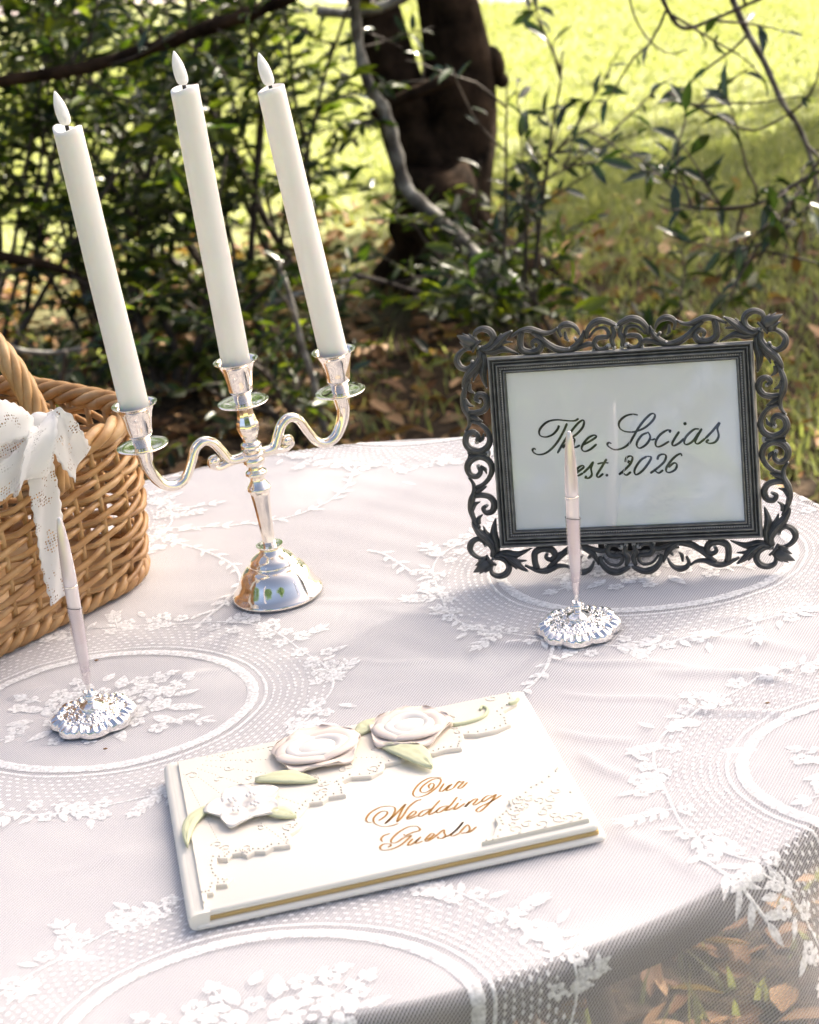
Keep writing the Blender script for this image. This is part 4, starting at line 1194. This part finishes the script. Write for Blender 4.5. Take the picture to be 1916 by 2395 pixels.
# rounded spine along the left
mb = MB()
V = []; F = []
sec = [(.006, .0111), (.0, .0113), (-.0055, .0102), (-.0078, .0068), (-.0072, .0030), (-.004, .0008), (.004, .0005)]
sec = smooth_path([(a, b, 0) for a, b in sec], 3)[:, :2]
ys = np.linspace(-BH / 2 - .003, BH / 2 + .0015, 24)
for y in ys:
    f = .94 if abs(y) > BH / 2 else 1
    V += [(-BW / 2 + .002 + a * f, y, b) for a, b in sec]
m = len(sec)
for i in range(len(ys) - 1):
    for k in range(m - 1): F.append((i * m + k, i * m + k + 1, (i + 1) * m + k + 1, (i + 1) * m + k))
F.append(tuple(range(m))); F.append(tuple((len(ys) - 1) * m + k for k in range(m))[::-1])
mb.add(V, F); mb.build('spine', M_book, bk, autos=50)

# raised lace plates
CZ = .0112
PLH = .0028
def inset(P, d):
    P = A(P); n = len(P); out = []
    ar = .5 * np.sum(P[:, 0] * np.roll(P[:, 1], -1) - np.roll(P[:, 0], -1) * P[:, 1])
    sg = 1 if ar > 0 else -1
    for i in range(n):
        a = P[i] - P[i - 1]; b = P[(i + 1) % n] - P[i]
        na = unit([-a[1], a[0]]); nb = unit([-b[1], b[0]])
        out.append(P[i] + sg * d * unit(na + nb))
    return np.array(out)
def k4(x, y): return (340 + .638 * x, 1580 + .638 * y)
edge = [(205, 845), (225, 800), (250, 795), (258, 768), (300, 765), (322, 740), (285, 735), (270, 715), (262, 690), (262, 670), (300, 672), (318, 655), (350, 650), (372, 660), (400, 645), (440, 645), (470, 628), (530, 622), (545, 600), (530, 580), (560, 560), (578, 540), (560, 515), (585, 490),
        (600, 468), (650, 462), (672, 445), (735, 435), (738, 405), (722, 388), (755, 372), (830, 368), (870, 345), (878, 325), (935, 312), (965, 290), (1060, 285), (1100, 272), (1160, 265), (1172, 240), (1165, 215), (1220, 215), (1290, 200), (1340, 178), (1335, 150), (1310, 130), (1340, 112), (1362, 98)]
EP = [bloc(*k4(x, y), CZ + PLH) for x, y in edge]
tl = A([-BW / 2 + .0045, BH / 2 - .0035]); tr_ = A([BW / 2 - .004, BH / 2 - .0035]); blc = A([-BW / 2 + .0045, EP[0][1]])
EP = [np.clip(p, [-BW / 2 + .006, -BH / 2 + .004], [BW / 2 - .005, BH / 2 - .004]) for p in EP]
poly = [blc] + EP + [A([EP[-1][0], tr_[1]]), tl]
poly = [poly[0]] + [p for i, p in enumerate(poly[1:]) if np.linalg.norm(p - poly[i]) > .0012]
mb = MB(); mb.prism(poly, CZ - .0005, CZ + PLH, inset(poly, .0006)); mb.build('lace_plate', M_plaster, bk, autos=35)
edge2 = [(1240, 628), (1243, 605), (1275, 585), (1290, 545), (1280, 520), (1310, 490), (1340, 480), (1330, 455), (1360, 440), (1400, 405), (1440, 385), (1490, 345), (1540, 325)]
P2 = [bloc(*k4(x, y), CZ + PLH) for x, y in edge2]
P2 = [np.clip(p, [-BW / 2, -BH / 2 + .003], [BW / 2 - .003, BH / 2]) for p in P2]
poly2 = P2 + [A([BW / 2 - .003, P2[-1][1]]), A([BW / 2 - .003, -BH / 2 + .003])]
poly2 = [p for i, p in enumerate(poly2) if np.linalg.norm(p - poly2[i - 1]) > .0015]
mb = MB(); mb.prism(poly2, CZ - .0005, CZ + PLH, inset(poly2, .0006)); mb.build('corner_plate', M_plaster, bk, autos=35)
# embossed tracery on the plates: dotted lines and curls
def inside(p, poly):
    c = False; n = len(poly)
    for i in range(n):
        a, b = poly[i], poly[i - 1]
        if (a[1] > p[1]) != (b[1] > p[1]) and p[0] < (b[0] - a[0]) * (p[1] - a[1]) / (b[1] - a[1]) + a[0]: c = not c
    return c
rnd.seed(9)
mb = MB(); ZP = CZ + PLH
for k in range(6):
    a = math.radians(-82 + k * 15.0)
    for j in range(40):
        p = tl + A([math.cos(a), math.sin(a)]) * (.02 + j * .0034)
        if inside(p, poly): mb.sphere((*p, ZP - .0001), .00055, 6, 4)
for pl in (poly, poly2):
    cnt = 0
    while cnt < (60 if pl is poly else 26):
        P = A(pl); p = A([rnd.uniform(P[:, 0].min(), P[:, 0].max()), rnd.uniform(P[:, 1].min(), P[:, 1].max())])
        if not inside(p, pl): continue
        cnt += 1
        a0 = rnd.random() * 6.28; r = rnd.uniform(.0025, .005); sg = rnd.choice((-1, 1)); C = []
        for q in range(14):
            u = q / 13; rr = r * (1 - .75 * u); C.append((p[0] + rr * math.cos(a0 + sg * 6 * u), p[1] + rr * math.sin(a0 + sg * 6 * u), ZP))
        if all(inside(c[:2], inset(pl, .001)) for c in C): mb.tube(C, .00055, 5)
for pl in (poly, poly2):
    q = inset(pl, .0035)
    for i in range(len(q) - 1):
        for u in (0, .5):
            p = q[i] + (q[i + 1] - q[i]) * u
            if inside(p, pl): mb.sphere((*p, ZP), .0009, 6, 4)
mb.build('tracery', M_plaster, bk, kind='stuff')
# moulded flowers and leaves
def petal_sheet(mb, c, ang, L, Wd, z0, lift, cup=.3, nu=9, nv=9, th=.0012):
    """a thick cupped petal rooted at c"""
    V = []; ca, sa = math.cos(ang), math.sin(ang)
    for top in (1, 0):
        for i in range(nu):
            u = i / (nu - 1)
            w = Wd * (math.sin(math.pi * (0.12 + .80 * u)) ** .7)
            for j in range(nv):
                v = -1 + 2 * j / (nv - 1)
                x = L * u * (1 - .10 * v * v); y = v * w / 2
                z = z0 + lift * math.sin(u * 1.35) + cup * abs(v) ** 2 * Wd * .3 * u - (th if not top else 0)
                if u > .8: z -= (u - .8) * lift * 1.2
                V.append((c[0] + x * ca - y * sa, c[1] + x * sa + y * ca, z))
    F = []
    nn = nu * nv
    for i in range(nu - 1):
        for j in range(nv - 1):
            a = i * nv + j
            F.append((a, a + nv, a + nv + 1, a + 1)); F.append((nn + a, nn + a + 1, nn + a + nv + 1, nn + a + nv))
    per = [j for j in range(nv)] + [i * nv + nv - 1 for i in range(1, nu)] + [(nu - 1) * nv + j for j in range(nv - 2, -1, -1)] + [i * nv for i in range(nu - 2, 0, -1)]
    for a, b in zip(per, per[1:] + per[:1]): F.append((a, b, nn + b, nn + a))
    mb.add(V, F)
def rose3(c, r, rot):
    mb = MB()
    for k in range(5):
        petal_sheet(mb, c, rot + k * 2 * math.pi / 5, r, r * 1.25, ZP + .0008, .0026, .22)
    outer = mb.build('rose', M_petal, bk)
    for ring, (n_, rr, zz, tw) in enumerate([(4, .82, .0020, .6), (3, .60, .0034, .2)]):
        mb = MB()
        for k in range(n_):
            a0 = rot + tw + k * 2 * math.pi / n_
            # broad petal standing round the heart, its lip rolled outward
            V = []; nu, nv = 15, 9
            for i in range(nu):
                u = -1 + 2 * i / (nu - 1); a = a0 + u * (math.pi / n_) * 1.12
                for j in range(nv):
                    v = j / (nv - 1)
                    rad = r * rr * (1 + .09 * math.sin(2 * a + 3 * rot + ring)) * (.55 + .38 * v ** 1.3 + .10 * max(0, v - .6)) * (1 - .05 * u * u)
                    h = zz * .3 + (.0042 - .0008 * ring) * math.sin(min(v * 1.25, 1.0) * math.pi / 2) * (1 - .45 * abs(u) ** 2.5) - (.0036 * max(0, v - .78) ** 1.0 * 2)
                    V.append((c[0] + rad * 1.08 * math.cos(a), c[1] + rad * .86 * math.sin(a), ZP + zz * .45 + h))
            mb.add(V, [(i * nv + j, (i + 1) * nv + j, (i + 1) * nv + j + 1, i * nv + j + 1) for i in range(nu - 1) for j in range(nv - 1)])
        o = mb.build('inner_petal', M_petal if ring == 0 else M_petalw, outer)
        md = o.modifiers.new('thickness', 'SOLIDIFY'); md.thickness = .0011
    mb = MB(); mb.sphere((*c, ZP + .0028), r * .40, 20, 10, (1.12, .85, .34)); mb.build('heart', M_petalw, outer)
rose3(bloc(742, 1750, CZ + .006), .031, .3)
rose3(bloc(957, 1700, CZ + .006), .029, 1.2)
c = bloc(572, 1882, CZ + .006)
mb = MB()
for k in range(5): petal_sheet(mb, c, .5 + k * 2 * math.pi / 5, .026, .0235, ZP + .0012, .0032, .22)
fl = mb.build('blossom', M_petalw, bk)
mb = MB()
for k in range(4):
    a = .9 + k * 1.57; p = c + A([math.cos(a), math.sin(a)]) * .0085
    for q in range(4): mb.sphere((p[0] + .0022 * math.cos(q * 1.57 + k), p[1] + .0022 * math.sin(q * 1.57 + k), ZP + .0056), .0013, 8, 6)
mb.build('pearl', M_pearl, fl)
def leaf3(a, b, w, lift=.003, bend=0.0):
    p, q = bloc(*a, CZ + .006), bloc(*b, CZ + .006)
    d = q - p; L = np.linalg.norm(d); an = math.atan2(d[1], d[0])
    mb = MB(); nu, nv = 13, 9; V = []
    for top in (1, 0):
        for i in range(nu):
            u = i / (nu - 1); ww = w * math.sin(math.pi * min(u * .93 + .06, 1)) ** .8
            for j in range(nv):
                v = -1 + 2 * j / (nv - 1)
                vein = .0007 * math.cos(26 * u - 5 * abs(v)) * (1 - abs(v)) - .0009 * max(0, 1 - abs(v) * 5)
                x = L * u; y = v * ww / 2 + bend * math.sin(math.pi * u) * L
                z = ZP + .0018 + lift * math.sin(math.pi * (u * .8 + .15)) - abs(v) * .0012 + vein - (.0014 if not top else 0)
                V.append((p[0] + x * math.cos(an) - y * math.sin(an), p[1] + x * math.sin(an) + y * math.cos(an), z))
    F = []; nn = nu * nv
    for i in range(nu - 1):
        for j in range(nv - 1):
            k = i * nv + j; F.append((k, k + nv, k + nv + 1, k + 1)); F.append((nn + k, nn + k + 1, nn + k + nv + 1, nn + k + nv))
    per = [j for j in range(nv)] + [i * nv + nv - 1 for i in range(1, nu)] + [(nu - 1) * nv + j for j in range(nv - 2, -1, -1)] + [i * nv for i in range(nu - 2, 0, -1)]
    for k, l in zip(per, per[1:] + per[:1]): F.append((k, l, nn + l, nn + k))
    mb.add(V, F); mb.build('leaf', M_paleleaf, bk)
leaf3((597, 1818), (742, 1820), .0145, .0028, .05)
leaf3((540, 1860), (436, 1972), .0095, .002, -.2)
leaf3((622, 1893), (692, 1903), .012)
leaf3((835, 1712), (884, 1672), .013, .002)
leaf3((897, 1738), (1010, 1788), .0175, .0032, .08)
mb = MB(); mb.tube(smooth_path([(*bloc(x, y, CZ + .005), ZP + .0008) for x, y in ((1060, 1692), (1095, 1685), (1130, 1672), (1140, 1655), (1128, 1648), (1122, 1656))], 5), np.linspace(.0016, .0009, 26), 7); mb.build('tendril', M_paleleaf, bk)
mb = MB(); mb.tube(smooth_path([(*bloc(x, y, CZ + .005), ZP + .0008) for x, y in ((1190, 1642), (1205, 1638), (1212, 1630))], 4), .0013, 7); mb.build('tendril', M_paleleaf, bk)

BT = [
 [(840,172),(760,165),(680,185),(600,240),(550,310),(553,352),(605,364),(700,332),(790,262),(826,205),(810,178),(740,190),(660,240),(618,292),(638,320),(690,312),(740,280),(757,240),(732,226),(703,252),(712,280)],
 [(858,228),(822,283),(814,308),(850,300),(918,240)], [(940,232),(888,283),(888,301),(950,278)],
 [(950,278),(1008,208),(1022,216),(1058,210),(1012,258),(1000,276),(1040,270),(1095,215)],
 [(198,602),(250,570),(287,530),(270,508),(210,517),(150,575),(158,628),(230,661),(310,658),(400,632)],
 [(130,622),(85,615),(73,582),(120,520),(220,466),(320,458),(366,482),(342,550),(260,637)], [(260,637),(350,558),(467,438),(432,500),(383,612),(440,560),(500,470),(570,410),(632,388)],
 [(490,578),(560,540),(576,514),(552,508),(506,545),(484,580),(510,586),(592,550)],
 [(732,484),(682,494),(640,508),(602,545),(614,562),(662,540),(730,490)], [(817,398),(752,470),(704,540),(740,532),(790,500)],
 [(902,452),(852,460),(815,476),(783,510),(798,524),(844,502),(900,458)], [(992,363),(932,440),(874,498),(900,496),(960,470)],
 [(1004,422),(967,470),(960,490),(992,480),(1070,428)],
 [(1117,408),(1092,440),(1068,466)], [(1068,466),(1150,395),(1196,384),(1176,412),(1150,440),(1182,440),(1250,396)],
 [(1342,348),(1290,356),(1243,395),(1250,414),(1302,386),(1382,338)], [(1388,336),(1332,410),(1250,490),(1202,516),(1183,496),(1230,460),(1330,412),(1440,345)],
 [(450,738),(470,752),(545,722),(600,706),(616,690),(580,660),(500,666),(400,720),(330,790),(328,826),(380,822),(460,772),(532,752)],
 [(532,752),(482,800),(420,850),(330,890),(240,901),(212,872),(250,840),(310,838),(322,856),(290,872)], [(314,733),(250,755),(222,790),(238,816)],
 [(544,786),(502,830),(494,852),(530,842),(602,790)], [(624,766),(577,815),(580,834),(642,810)],
 [(690,797),(742,760),(758,740),(732,733),(690,770),(668,800),(690,810),(762,770)],
 [(762,770),(852,698),(860,730),(872,755),(842,781),(800,782),(800,765)], [(860,770),(920,745),(990,690),(1052,616)], [(1052,616),(990,690),(928,746),(950,758),(1012,730)],
 [(1012,730),(1090,648),(1118,682),(1102,715),(1060,727),(1028,735)], [(1080,728),(1130,710),(1186,664)],
]
mb = MB(); kb = .2319
def bl(x, y): return bloc(840 + kb * x, 1780 + kb * y, CZ)
sl2 = unit(bl(990, 365) - bl(875, 498))
for P in BT: pen_stroke(mb, [bl(x, y) for x, y in P], CZ + .00025, .00085, .00028, sl2)
dot(mb, bl(1027, 394), .0007, CZ + .00025)
mb.build('lettering', M_gold, cv, smooth=False, label='copper script lettering in three lines')
# ------------------------------------------------------------------ pen stands and pens
def pen_stand(label, c, rot):
    t = thing('pen_stand', label, 'pen stand', c, 'silver pen stands', R=np.array([[math.cos(rot), -math.sin(rot), 0], [math.sin(rot), math.cos(rot), 0], [0, 0, 1]]))
    return t
def stand_mesh(t):
    NAa, NR = 400, 110; R_ = .0312
    a = np.linspace(0, 2 * math.pi, NAa, endpoint=False); u = np.linspace(0, 1, NR)
    AA, UU = np.meshgrid(a, u, indexing='ij')
    # eight shells with small knots between
    ph = (AA * 8 / (2 * math.pi)) % 1
    shell = np.sin(math.pi * ph)
    out = R_ * (.83 + .17 * np.abs(shell) ** .62 + .035 * np.exp(-((np.minimum(ph, 1 - ph)) / .09) ** 2))
    rr = UU * out
    x = UU
    h = np.where(x < .26, .0128 - .0022 * (x / .26) ** 2, .0100 - .0062 * ((x - .26) / .74) ** 1.25)
    # filigree: crowded small bumps between the cup and the shells
    g = np.random.default_rng(5)
    K = 460
    ka = g.uniform(0, 2 * math.pi, K); kr = np.sqrt(g.uniform(.30 ** 2, .76 ** 2, K)); ks = g.uniform(.012, .028, K); kh = g.uniform(-.0011, .0013, K)
    X, Y = rr * np.cos(AA) / R_, rr * np.sin(AA) / R_
    for i in range(K):
        dx, dy = X - kr[i] * math.cos(ka[i]), Y - kr[i] * math.sin(ka[i])
        h = h + kh[i] * np.exp(-(dx * dx + dy * dy) / ks[i] ** 2)
    band = np.clip((x - .74) / .06, 0, 1)
    flute = .0008 * np.sin(2 * math.pi * ph * 4 + math.pi / 2) * np.abs(shell) ** .3
    h = h + band * (.0018 * np.abs(shell) ** .7 + flute + .0028 * np.exp(-((np.minimum(ph, 1 - ph)) / .07) ** 2)) * np.sin(math.pi * np.clip((x - .70) / .31, 0, 1)) ** .5
    edge = np.clip((x - .955) / .045, 0, 1)
    h = h * np.sqrt(np.maximum(1 - edge ** 2, 0)) + .0012 * edge
    h = np.where(x >= .999, .0004, h)
    V = np.c_[(rr * np.cos(AA)).ravel(), (rr * np.sin(AA)).ravel(), h.ravel()]
    i = np.arange(NAa)[:, None] * NR; i2 = ((np.arange(NAa) + 1) % NAa)[:, None] * NR; j = np.arange(NR - 1)[None]
    F = np.stack([i + j, i + j + 1, i2 + j + 1, i2 + j], -1).reshape(-1, 4)
    np_mesh('base', V, F, M_chrome2, t, smooth=True)
    mb = MB()
    mb.lathe([(0, .0098), (.0086, .0098), (.0090, .0108), (.0086, .0118), (.0066, .0124), (.0050, .0136), (.0034, .0146), (0, .0148)], 32); mb.build('boss', M_chrome2, t, autos=50)
    mb = MB(); mb.lathe([(0, .0140), (.0030, .0142), (.0022, .0156), (.0034, .0168), (.0040, .0182), (.0036, .0198), (.0030, .0206), (.0036, .0214), (.0040, .0226), (.0034, .0228), (.0026, .0215), (0, .0212)], 24)
    mb.sphere((.0042, 0, .0190), .0014, 8, 6); mb.sphere((-.0042, 0, .0190), .0014, 8, 6)
    mb.build('socket', M_chrome2, t, autos=50)
def pen(label, base, tip_px, depth_off=0.0):
    top = aty(tip_px[0], tip_px[1], base[1] + depth_off)
    d = top - base; L = np.linalg.norm(d); z = d / L
    x = unit(np.cross([0, 1, 0], z)); y = np.cross(z, x)
    t = thing('pen', label, 'pen', base, 'silver pens in stands', R=np.c_[x, y, z])
    mb = MB(); mb.lathe([(0, -.002), (.0014, -.002), (.0016, .004), (.0026, .012), (.0033, .020), (.0028, .0215), (0, .022)], 20); mb.build('nib', M_chrome2, t, autos=50)
    mb = MB(); mb.lathe([(.0024, .006), (.0036, .012), (.0048, .026), (.0053, .045), (.0054, .0655), (.0049, .0658), (.0045, .045), (.0034, .02), (.0024, .0065)], 28); mb.build('clear_sleeve', M_clear, t, autos=60)
    k = L
    mb = MB(); mb.lathe([(0, .014), (.0030, .016), (.0040, .030), (.0045, .050), (.0047, .066), (.00485, .0815), (.0046, .0818), (.0046, .0826), (.00485, .0829), (.0049, .088), (.0047, k * .72), (.0040, k * .84), (.0029, k * .935), (.0019, k * .985), (.0012, k * .998), (0, k)], 28); mb.build('barrel', M_pen, t, autos=40)
    mb = MB(); mb.lathe([(.0046, .0815), (.0051, .0818), (.0051, .0826), (.0046, .0829)], 28); mb.build('ring', M_chrome, t, autos=40)
    # slit line round the sleeve mouth, cut at a slant
    P = [(.00552 * math.cos(a), .00552 * math.sin(a), .0655 + .0012 * math.cos(a + 2.4)) for a in np.linspace(0, 2 * math.pi, 28, endpoint=False)]
    mb = MB(); mb.tube(P, .00022, 5, closed=True); mb.build('sleeve_rim', M_back, t)
cR = at(1356, 1472, ZT); cL = at(222, 1682, ZT)
tR = pen_stand('silver filigree pen stand in front of the picture frame', cR, .2); stand_mesh(tR)
tL = pen_stand('silver filigree pen stand in front of the basket, nearer the camera', cL, .5); stand_mesh(tL)
pen('slim pinkish silver pen standing upright against the framed card', cR + [0, 0, .0225], (1331, 1008))
pen('slim pinkish silver pen standing upright against the wicker basket', cL + [0, 0, .0225], (138, 1210))
# ------------------------------------------------------------------ wicker basket
ang = math.radians(45)
bu = np.array([math.cos(ang), math.sin(ang), 0]); bv = np.array([-math.sin(ang), math.cos(ang), 0])
HA, HB = .132, .108
KC = A([-.206, 1.518, 0]) - bu * HA + bv * HB
KO = np.array([KC[0], KC[1], ZT])
bs = thing('wicker_basket', 'honey coloured wicker basket with arched handle at the left edge of the table', 'basket', KO)
def outline(n, off=0.0, rad=.058):
    """rounded rectangle by arc length: points and outward normals"""
    a, b, r = HA + off, HB + off, rad + off
    segs = [((a, -b + r), (a, b - r), None), ((a - r, b - r), 0, r), ((a - r, b), (-a + r, b), None), ((-a + r, b - r), 90, r), ((-a, b - r), (-a, -b + r), None), ((-a + r, -b + r), 180, r), ((-a + r, -b), (a - r, -b), None), ((a - r, -b + r), 270, r)]
    P = []; N = []
    dense = 60
    for s_ in segs:
        if s_[2] is None:
            p, q = A(s_[0]), A(s_[1]); d = unit(q - p); nn = A([d[1], -d[0]])
            for k in range(dense): P.append(p + (q - p) * k / dense); N.append(nn)
        else:
            for k in range(dense):
                t_ = math.radians(s_[1] + 90 * k / dense); nn = A([math.cos(t_), math.sin(t_)]); P.append(A(s_[0]) + s_[2] * nn); N.append(nn)
    P = A(P); N = A(N)
    L = np.r_[0, np.cumsum(np.linalg.norm(np.roll(P, -1, 0) - P, axis=1))]
    tot = L[-1]; tt = np.arange(n) / n * tot
    PP = np.c_[P, N]; PP = np.vstack([PP, PP[:1]])
    o = np.stack([np.interp(tt, L, PP[:, c]) for c in range(4)], 1)
    return o[:, :2], o[:, 2:] / np.linalg.norm(o[:, 2:], axis=1)[:, None], tot
def bw(p2, z): return KO + bu * p2[0] + bv * p2[1] + np.array([0, 0, z])
WH = .132
def flare(z): return .010 * (z / WH) + .006 * math.sin(math.pi * min(z / WH, 1))
NS = 36                                            # stakes
random.seed(4)
sp, sn, tot = outline(NS)
for k in range(NS):
    Q = [bw(sp[k] + sn[k] * flare(z), z) for z in np.linspace(.003, WH + .004, 9)]
    mb = MB(); mb.tube(Q, .0026, 7); mb.build('stake', M_wicker, bs, KO)
rows = 19
NP = NS * 12
for i in range(rows):
    z = .0135 + i * (WH - .017) / (rows - 1)
    P, N, tt = outline(NP)
    ph_ = (i % 3) + random.uniform(-.08, .08); rw = random.uniform(.92, 1.1)
    Q = []; r = []
    zj = [random.uniform(-.0014, .0014) for _ in range(NS)]
    for k in range(NP):
        s_ = k / 12.0
        w = math.cos(2 * math.pi * (s_ + ph_) / 3) + .28
        w = max(-1, min(1, 1.15 * w))
        j = int(s_) % NS; f = s_ - int(s_)
        dz = zj[j] * (1 - f) + zj[(j + 1) % NS] * f
        # each rod climbs as it comes round to the outside
        Q.append(bw(P[k] + N[k] * (flare(z) + .0040 * w), z + dz + .0030 * math.sin(2 * math.pi * (s_ + ph_) / 3)))
        r.append(rw * (.0025 + .0003 * math.sin(2 * math.pi * (s_ + ph_) / 3 + 1)))
    mb = MB(); mb.tube(Q, r, 7, closed=True); mb.build('weaver', M_wicker, bs, KO)
def twist(name, off, z, amp, strands, turns, rad, zamp=None):
    P, N, tt = outline(360, off)
    for s_ in range(strands):
        Q = []
        for k in range(360):
            a = 2 * math.pi * (turns * k / 360 + s_ / strands)
            Q.append(bw(P[k] + N[k] * amp * math.cos(a), z + (zamp or amp) * math.sin(a)))
        mb = MB(); mb.tube(Q, [rad * (1 + .06 * math.sin(k * .31 + s_)) for k in range(360)], 8, closed=True); mb.build(name, M_wicker, bs, KO)
twist('rim_rod', .012, WH + .006, .0058, 4, 11, .0043, .0055)
twist('foot_rod', .002, .0072, .0045, 3, 22, .0040, .0035)
# woven bottom, mostly hidden
P, N, tt = outline(60, -.004)
mb = MB(); mb.add([bw(p, .004) for p in P] + [bw(p, .007) for p in P], [tuple(range(60))[::-1], tuple(range(60, 120))] + [(k, (k + 1) % 60, 60 + (k + 1) % 60, 60 + k) for k in range(60)]); mb.build('floor_board', M_wicker, bs, KO, smooth=False)
# arched handle from the front rim to the far rim
HX = .034
hp = []
for k in range(41):
    a = math.pi * k / 40
    y = -(HB + .012) * math.cos(a); zz = WH - .02 + (.138 * math.sin(a) ** .8 if 0 < k < 40 else 0)
    hp.append(bw(A([HX, y]), zz))
hp = smooth_path(hp, 3)
T = np.gradient(hp, axis=0); T /= np.linalg.norm(T, axis=1)[:, None]
e1 = np.tile(bu, (len(hp), 1)); e2 = np.cross(T, e1)
mb = MB(); mb.tube(hp, .0055, 8); mb.build('handle_core', M_wicker, bs, KO)
for s_ in range(6):
    a = 2 * math.pi * (np.arange(len(hp)) / len(hp) * 4.2 + s_ / 6)
    Q = hp + .0058 * (np.cos(a)[:, None] * e1 + np.sin(a)[:, None] * e2)
    mb = MB(); mb.tube(Q, .0039, 7); mb.build('handle_strand', M_wicker, bs, KO)
# lace bow tied round the foot of the handle
bow = None
def ribbon(name, pts, width, wdir, parent, scal=.0008, curl=0.0, n=16):
    """lace strip along a path; wdir: list of across-directions at the path points"""
    P = smooth_path(pts, n); D = smooth_path(wdir, n); D = D / np.linalg.norm(D, axis=1)[:, None]
    T = np.gradient(P, axis=0); T /= np.linalg.norm(T, axis=1)[:, None] + 1e-9
    Nn = np.cross(T, D)
    L = np.r_[0, np.cumsum(np.linalg.norm(np.diff(P, axis=0), axis=1))]
    cols = 13; V = []; UV = []
    w = np.full(len(P), width) if np.isscalar(width) else np.interp(np.linspace(0, 1, len(P)), np.linspace(0, 1, len(width)), width)
    off = len(parent.children) * .31 + .07 if parent else 0
    for i in range(len(P)):
        for j in range(cols):
            s_ = -1 + 2 * j / (cols - 1)
            ww = w[i] / 2 * s_ + (scal * math.sin(L[i] * 620) * (1 if s_ > 0 else -1) if abs(s_) > .99 else 0)
            V.append(P[i] + D[i] * ww + Nn[i] * (curl * w[i] * (s_ * s_ - .4) + .0012 * math.sin(s_ * 4 + L[i] * 90)))
            UV.append((L[i] + off, w[i] * s_ * .5 + off))
    F = [(i * cols + j, (i + 1) * cols + j, (i + 1) * cols + j + 1, i * cols + j + 1) for i in range(len(P) - 1) for j in range(cols - 1)]
    o = np_mesh(name, A(V) - KO, A(F).astype(int), M_ribbon, parent, smooth=True, uv=A(UV))
    md = o.modifiers.new('thickness', 'SOLIDIFY'); md.thickness = .0004
    return o
fnrm = -bv                                         # outward from the basket's front
FP0 = KO - bv * (HB + .022)
def onface(x, y, off=0.0):
    """place in front of the basket's front wall seen at pixel (x, y)"""
    return atplane(x, y, FP0 + fnrm * off, fnrm)
rt_ = unit(bu); up_ = np.array([0, 0, 1.0])
knot = onface(92, 1010, .008)
mbk = MB()
mbk.sphere(onface(95, 1005, .010), .012, 16, 10, (1.0, 1.0, 1.15))
bow = mbk.build('bow_knot', M_ribbon, bs, KO, label='white lace bow tied to the basket handle')
# band round the handle
bi = int(np.argmin([abs(p[2] - (KO[2] + WH + .030)) + (1 if k > len(hp) // 2 else 0) for k, p in enumerate(hp)]))
ring = [hp[bi] + .0135 * (math.cos(a) * e1[bi] + math.sin(a) * e2[bi]) for a in np.linspace(0, 2 * math.pi, 15)]
ribbon('bow_band', ring, .020, [T[bi]] * 15, bow, scal=.0005)
# left loop, folded out and back
ribbon('bow_loop', [onface(88, 1005, .012), onface(55, 985, .028), onface(5, 985, .036), onface(-50, 1010, .034), onface(-75, 1060, .022), onface(-40, 1075, .010), onface(20, 1050, .006), onface(80, 1015, .006)], [.018, .028, .036, .036, .034, .034, .03, .018], [up_ + rt_ * -.1] * 8, bow, curl=.12)
# middle fold hanging down over the knot
ribbon('bow_loop', [onface(95, 985, .020), onface(100, 1000, .028), onface(92, 1040, .034), onface(80, 1085, .032), onface(72, 1120, .026), onface(60, 1128, .014), onface(64, 1090, .008), onface(80, 1030, .006)], [.022, .028, .032, .032, .030, .028, .026, .02], [rt_ + up_ * .15] * 8, bow, curl=.18)
# right loop falling to a cut end
ribbon('bow_tail', [onface(98, 990, .014), onface(120, 990, .026), onface(145, 1015, .030), onface(165, 1050, .026), onface(190, 1085, .020)], [.016, .026, .031, .031, .029], [up_ * .7 + rt_ * .75] * 5, bow, curl=.10)
# lower left tail
ribbon('bow_tail', [onface(75, 1030, .012), onface(50, 1085, .022), onface(15, 1120, .020), onface(-40, 1150, .016), onface(-90, 1170, .014)], [.018, .028, .029, .029, .028], [up_ + rt_ * .25] * 5, bow, curl=.08)
# long tail hanging down the front
ribbon('bow_tail', [onface(100, 1040, .010), onface(97, 1090, .013), onface(105, 1160, .012), onface(118, 1240, .011), onface(132, 1310, .010), onface(142, 1360, .009), onface(150, 1396, .009)], [.018, .024, .0265, .0275, .0275, .0275, .0275], [rt_ + up_ * .12] * 7, bow, scal=.0007)

# ------------------------------------------------------------------ specks fallen on the cloth
def speck(label, x, y, r, a):
    p = at(x, y, ZT + .0004)
    mb = MB(); mb.sphere(p + [0, 0, r * .6], r, 8, 6, (1.5, .8, .6))
    mb.v[0] += np.sin(mb.v[0] * 4000) * r * .12
    tag(mb.build('seed_husk', M_litter, None, smooth=True), label, 'seed husk', 'brown husks on the tablecloth')
speck('tiny brown husk on the lace ring behind the near left pen', 226, 1546, .0012, 0)
speck('tiny brown husk in front of the near left pen stand', 247, 1753, .0012, 1)
speck('tiny brown husk on the lace at the right edge', 1795, 1646, .0012, 2)
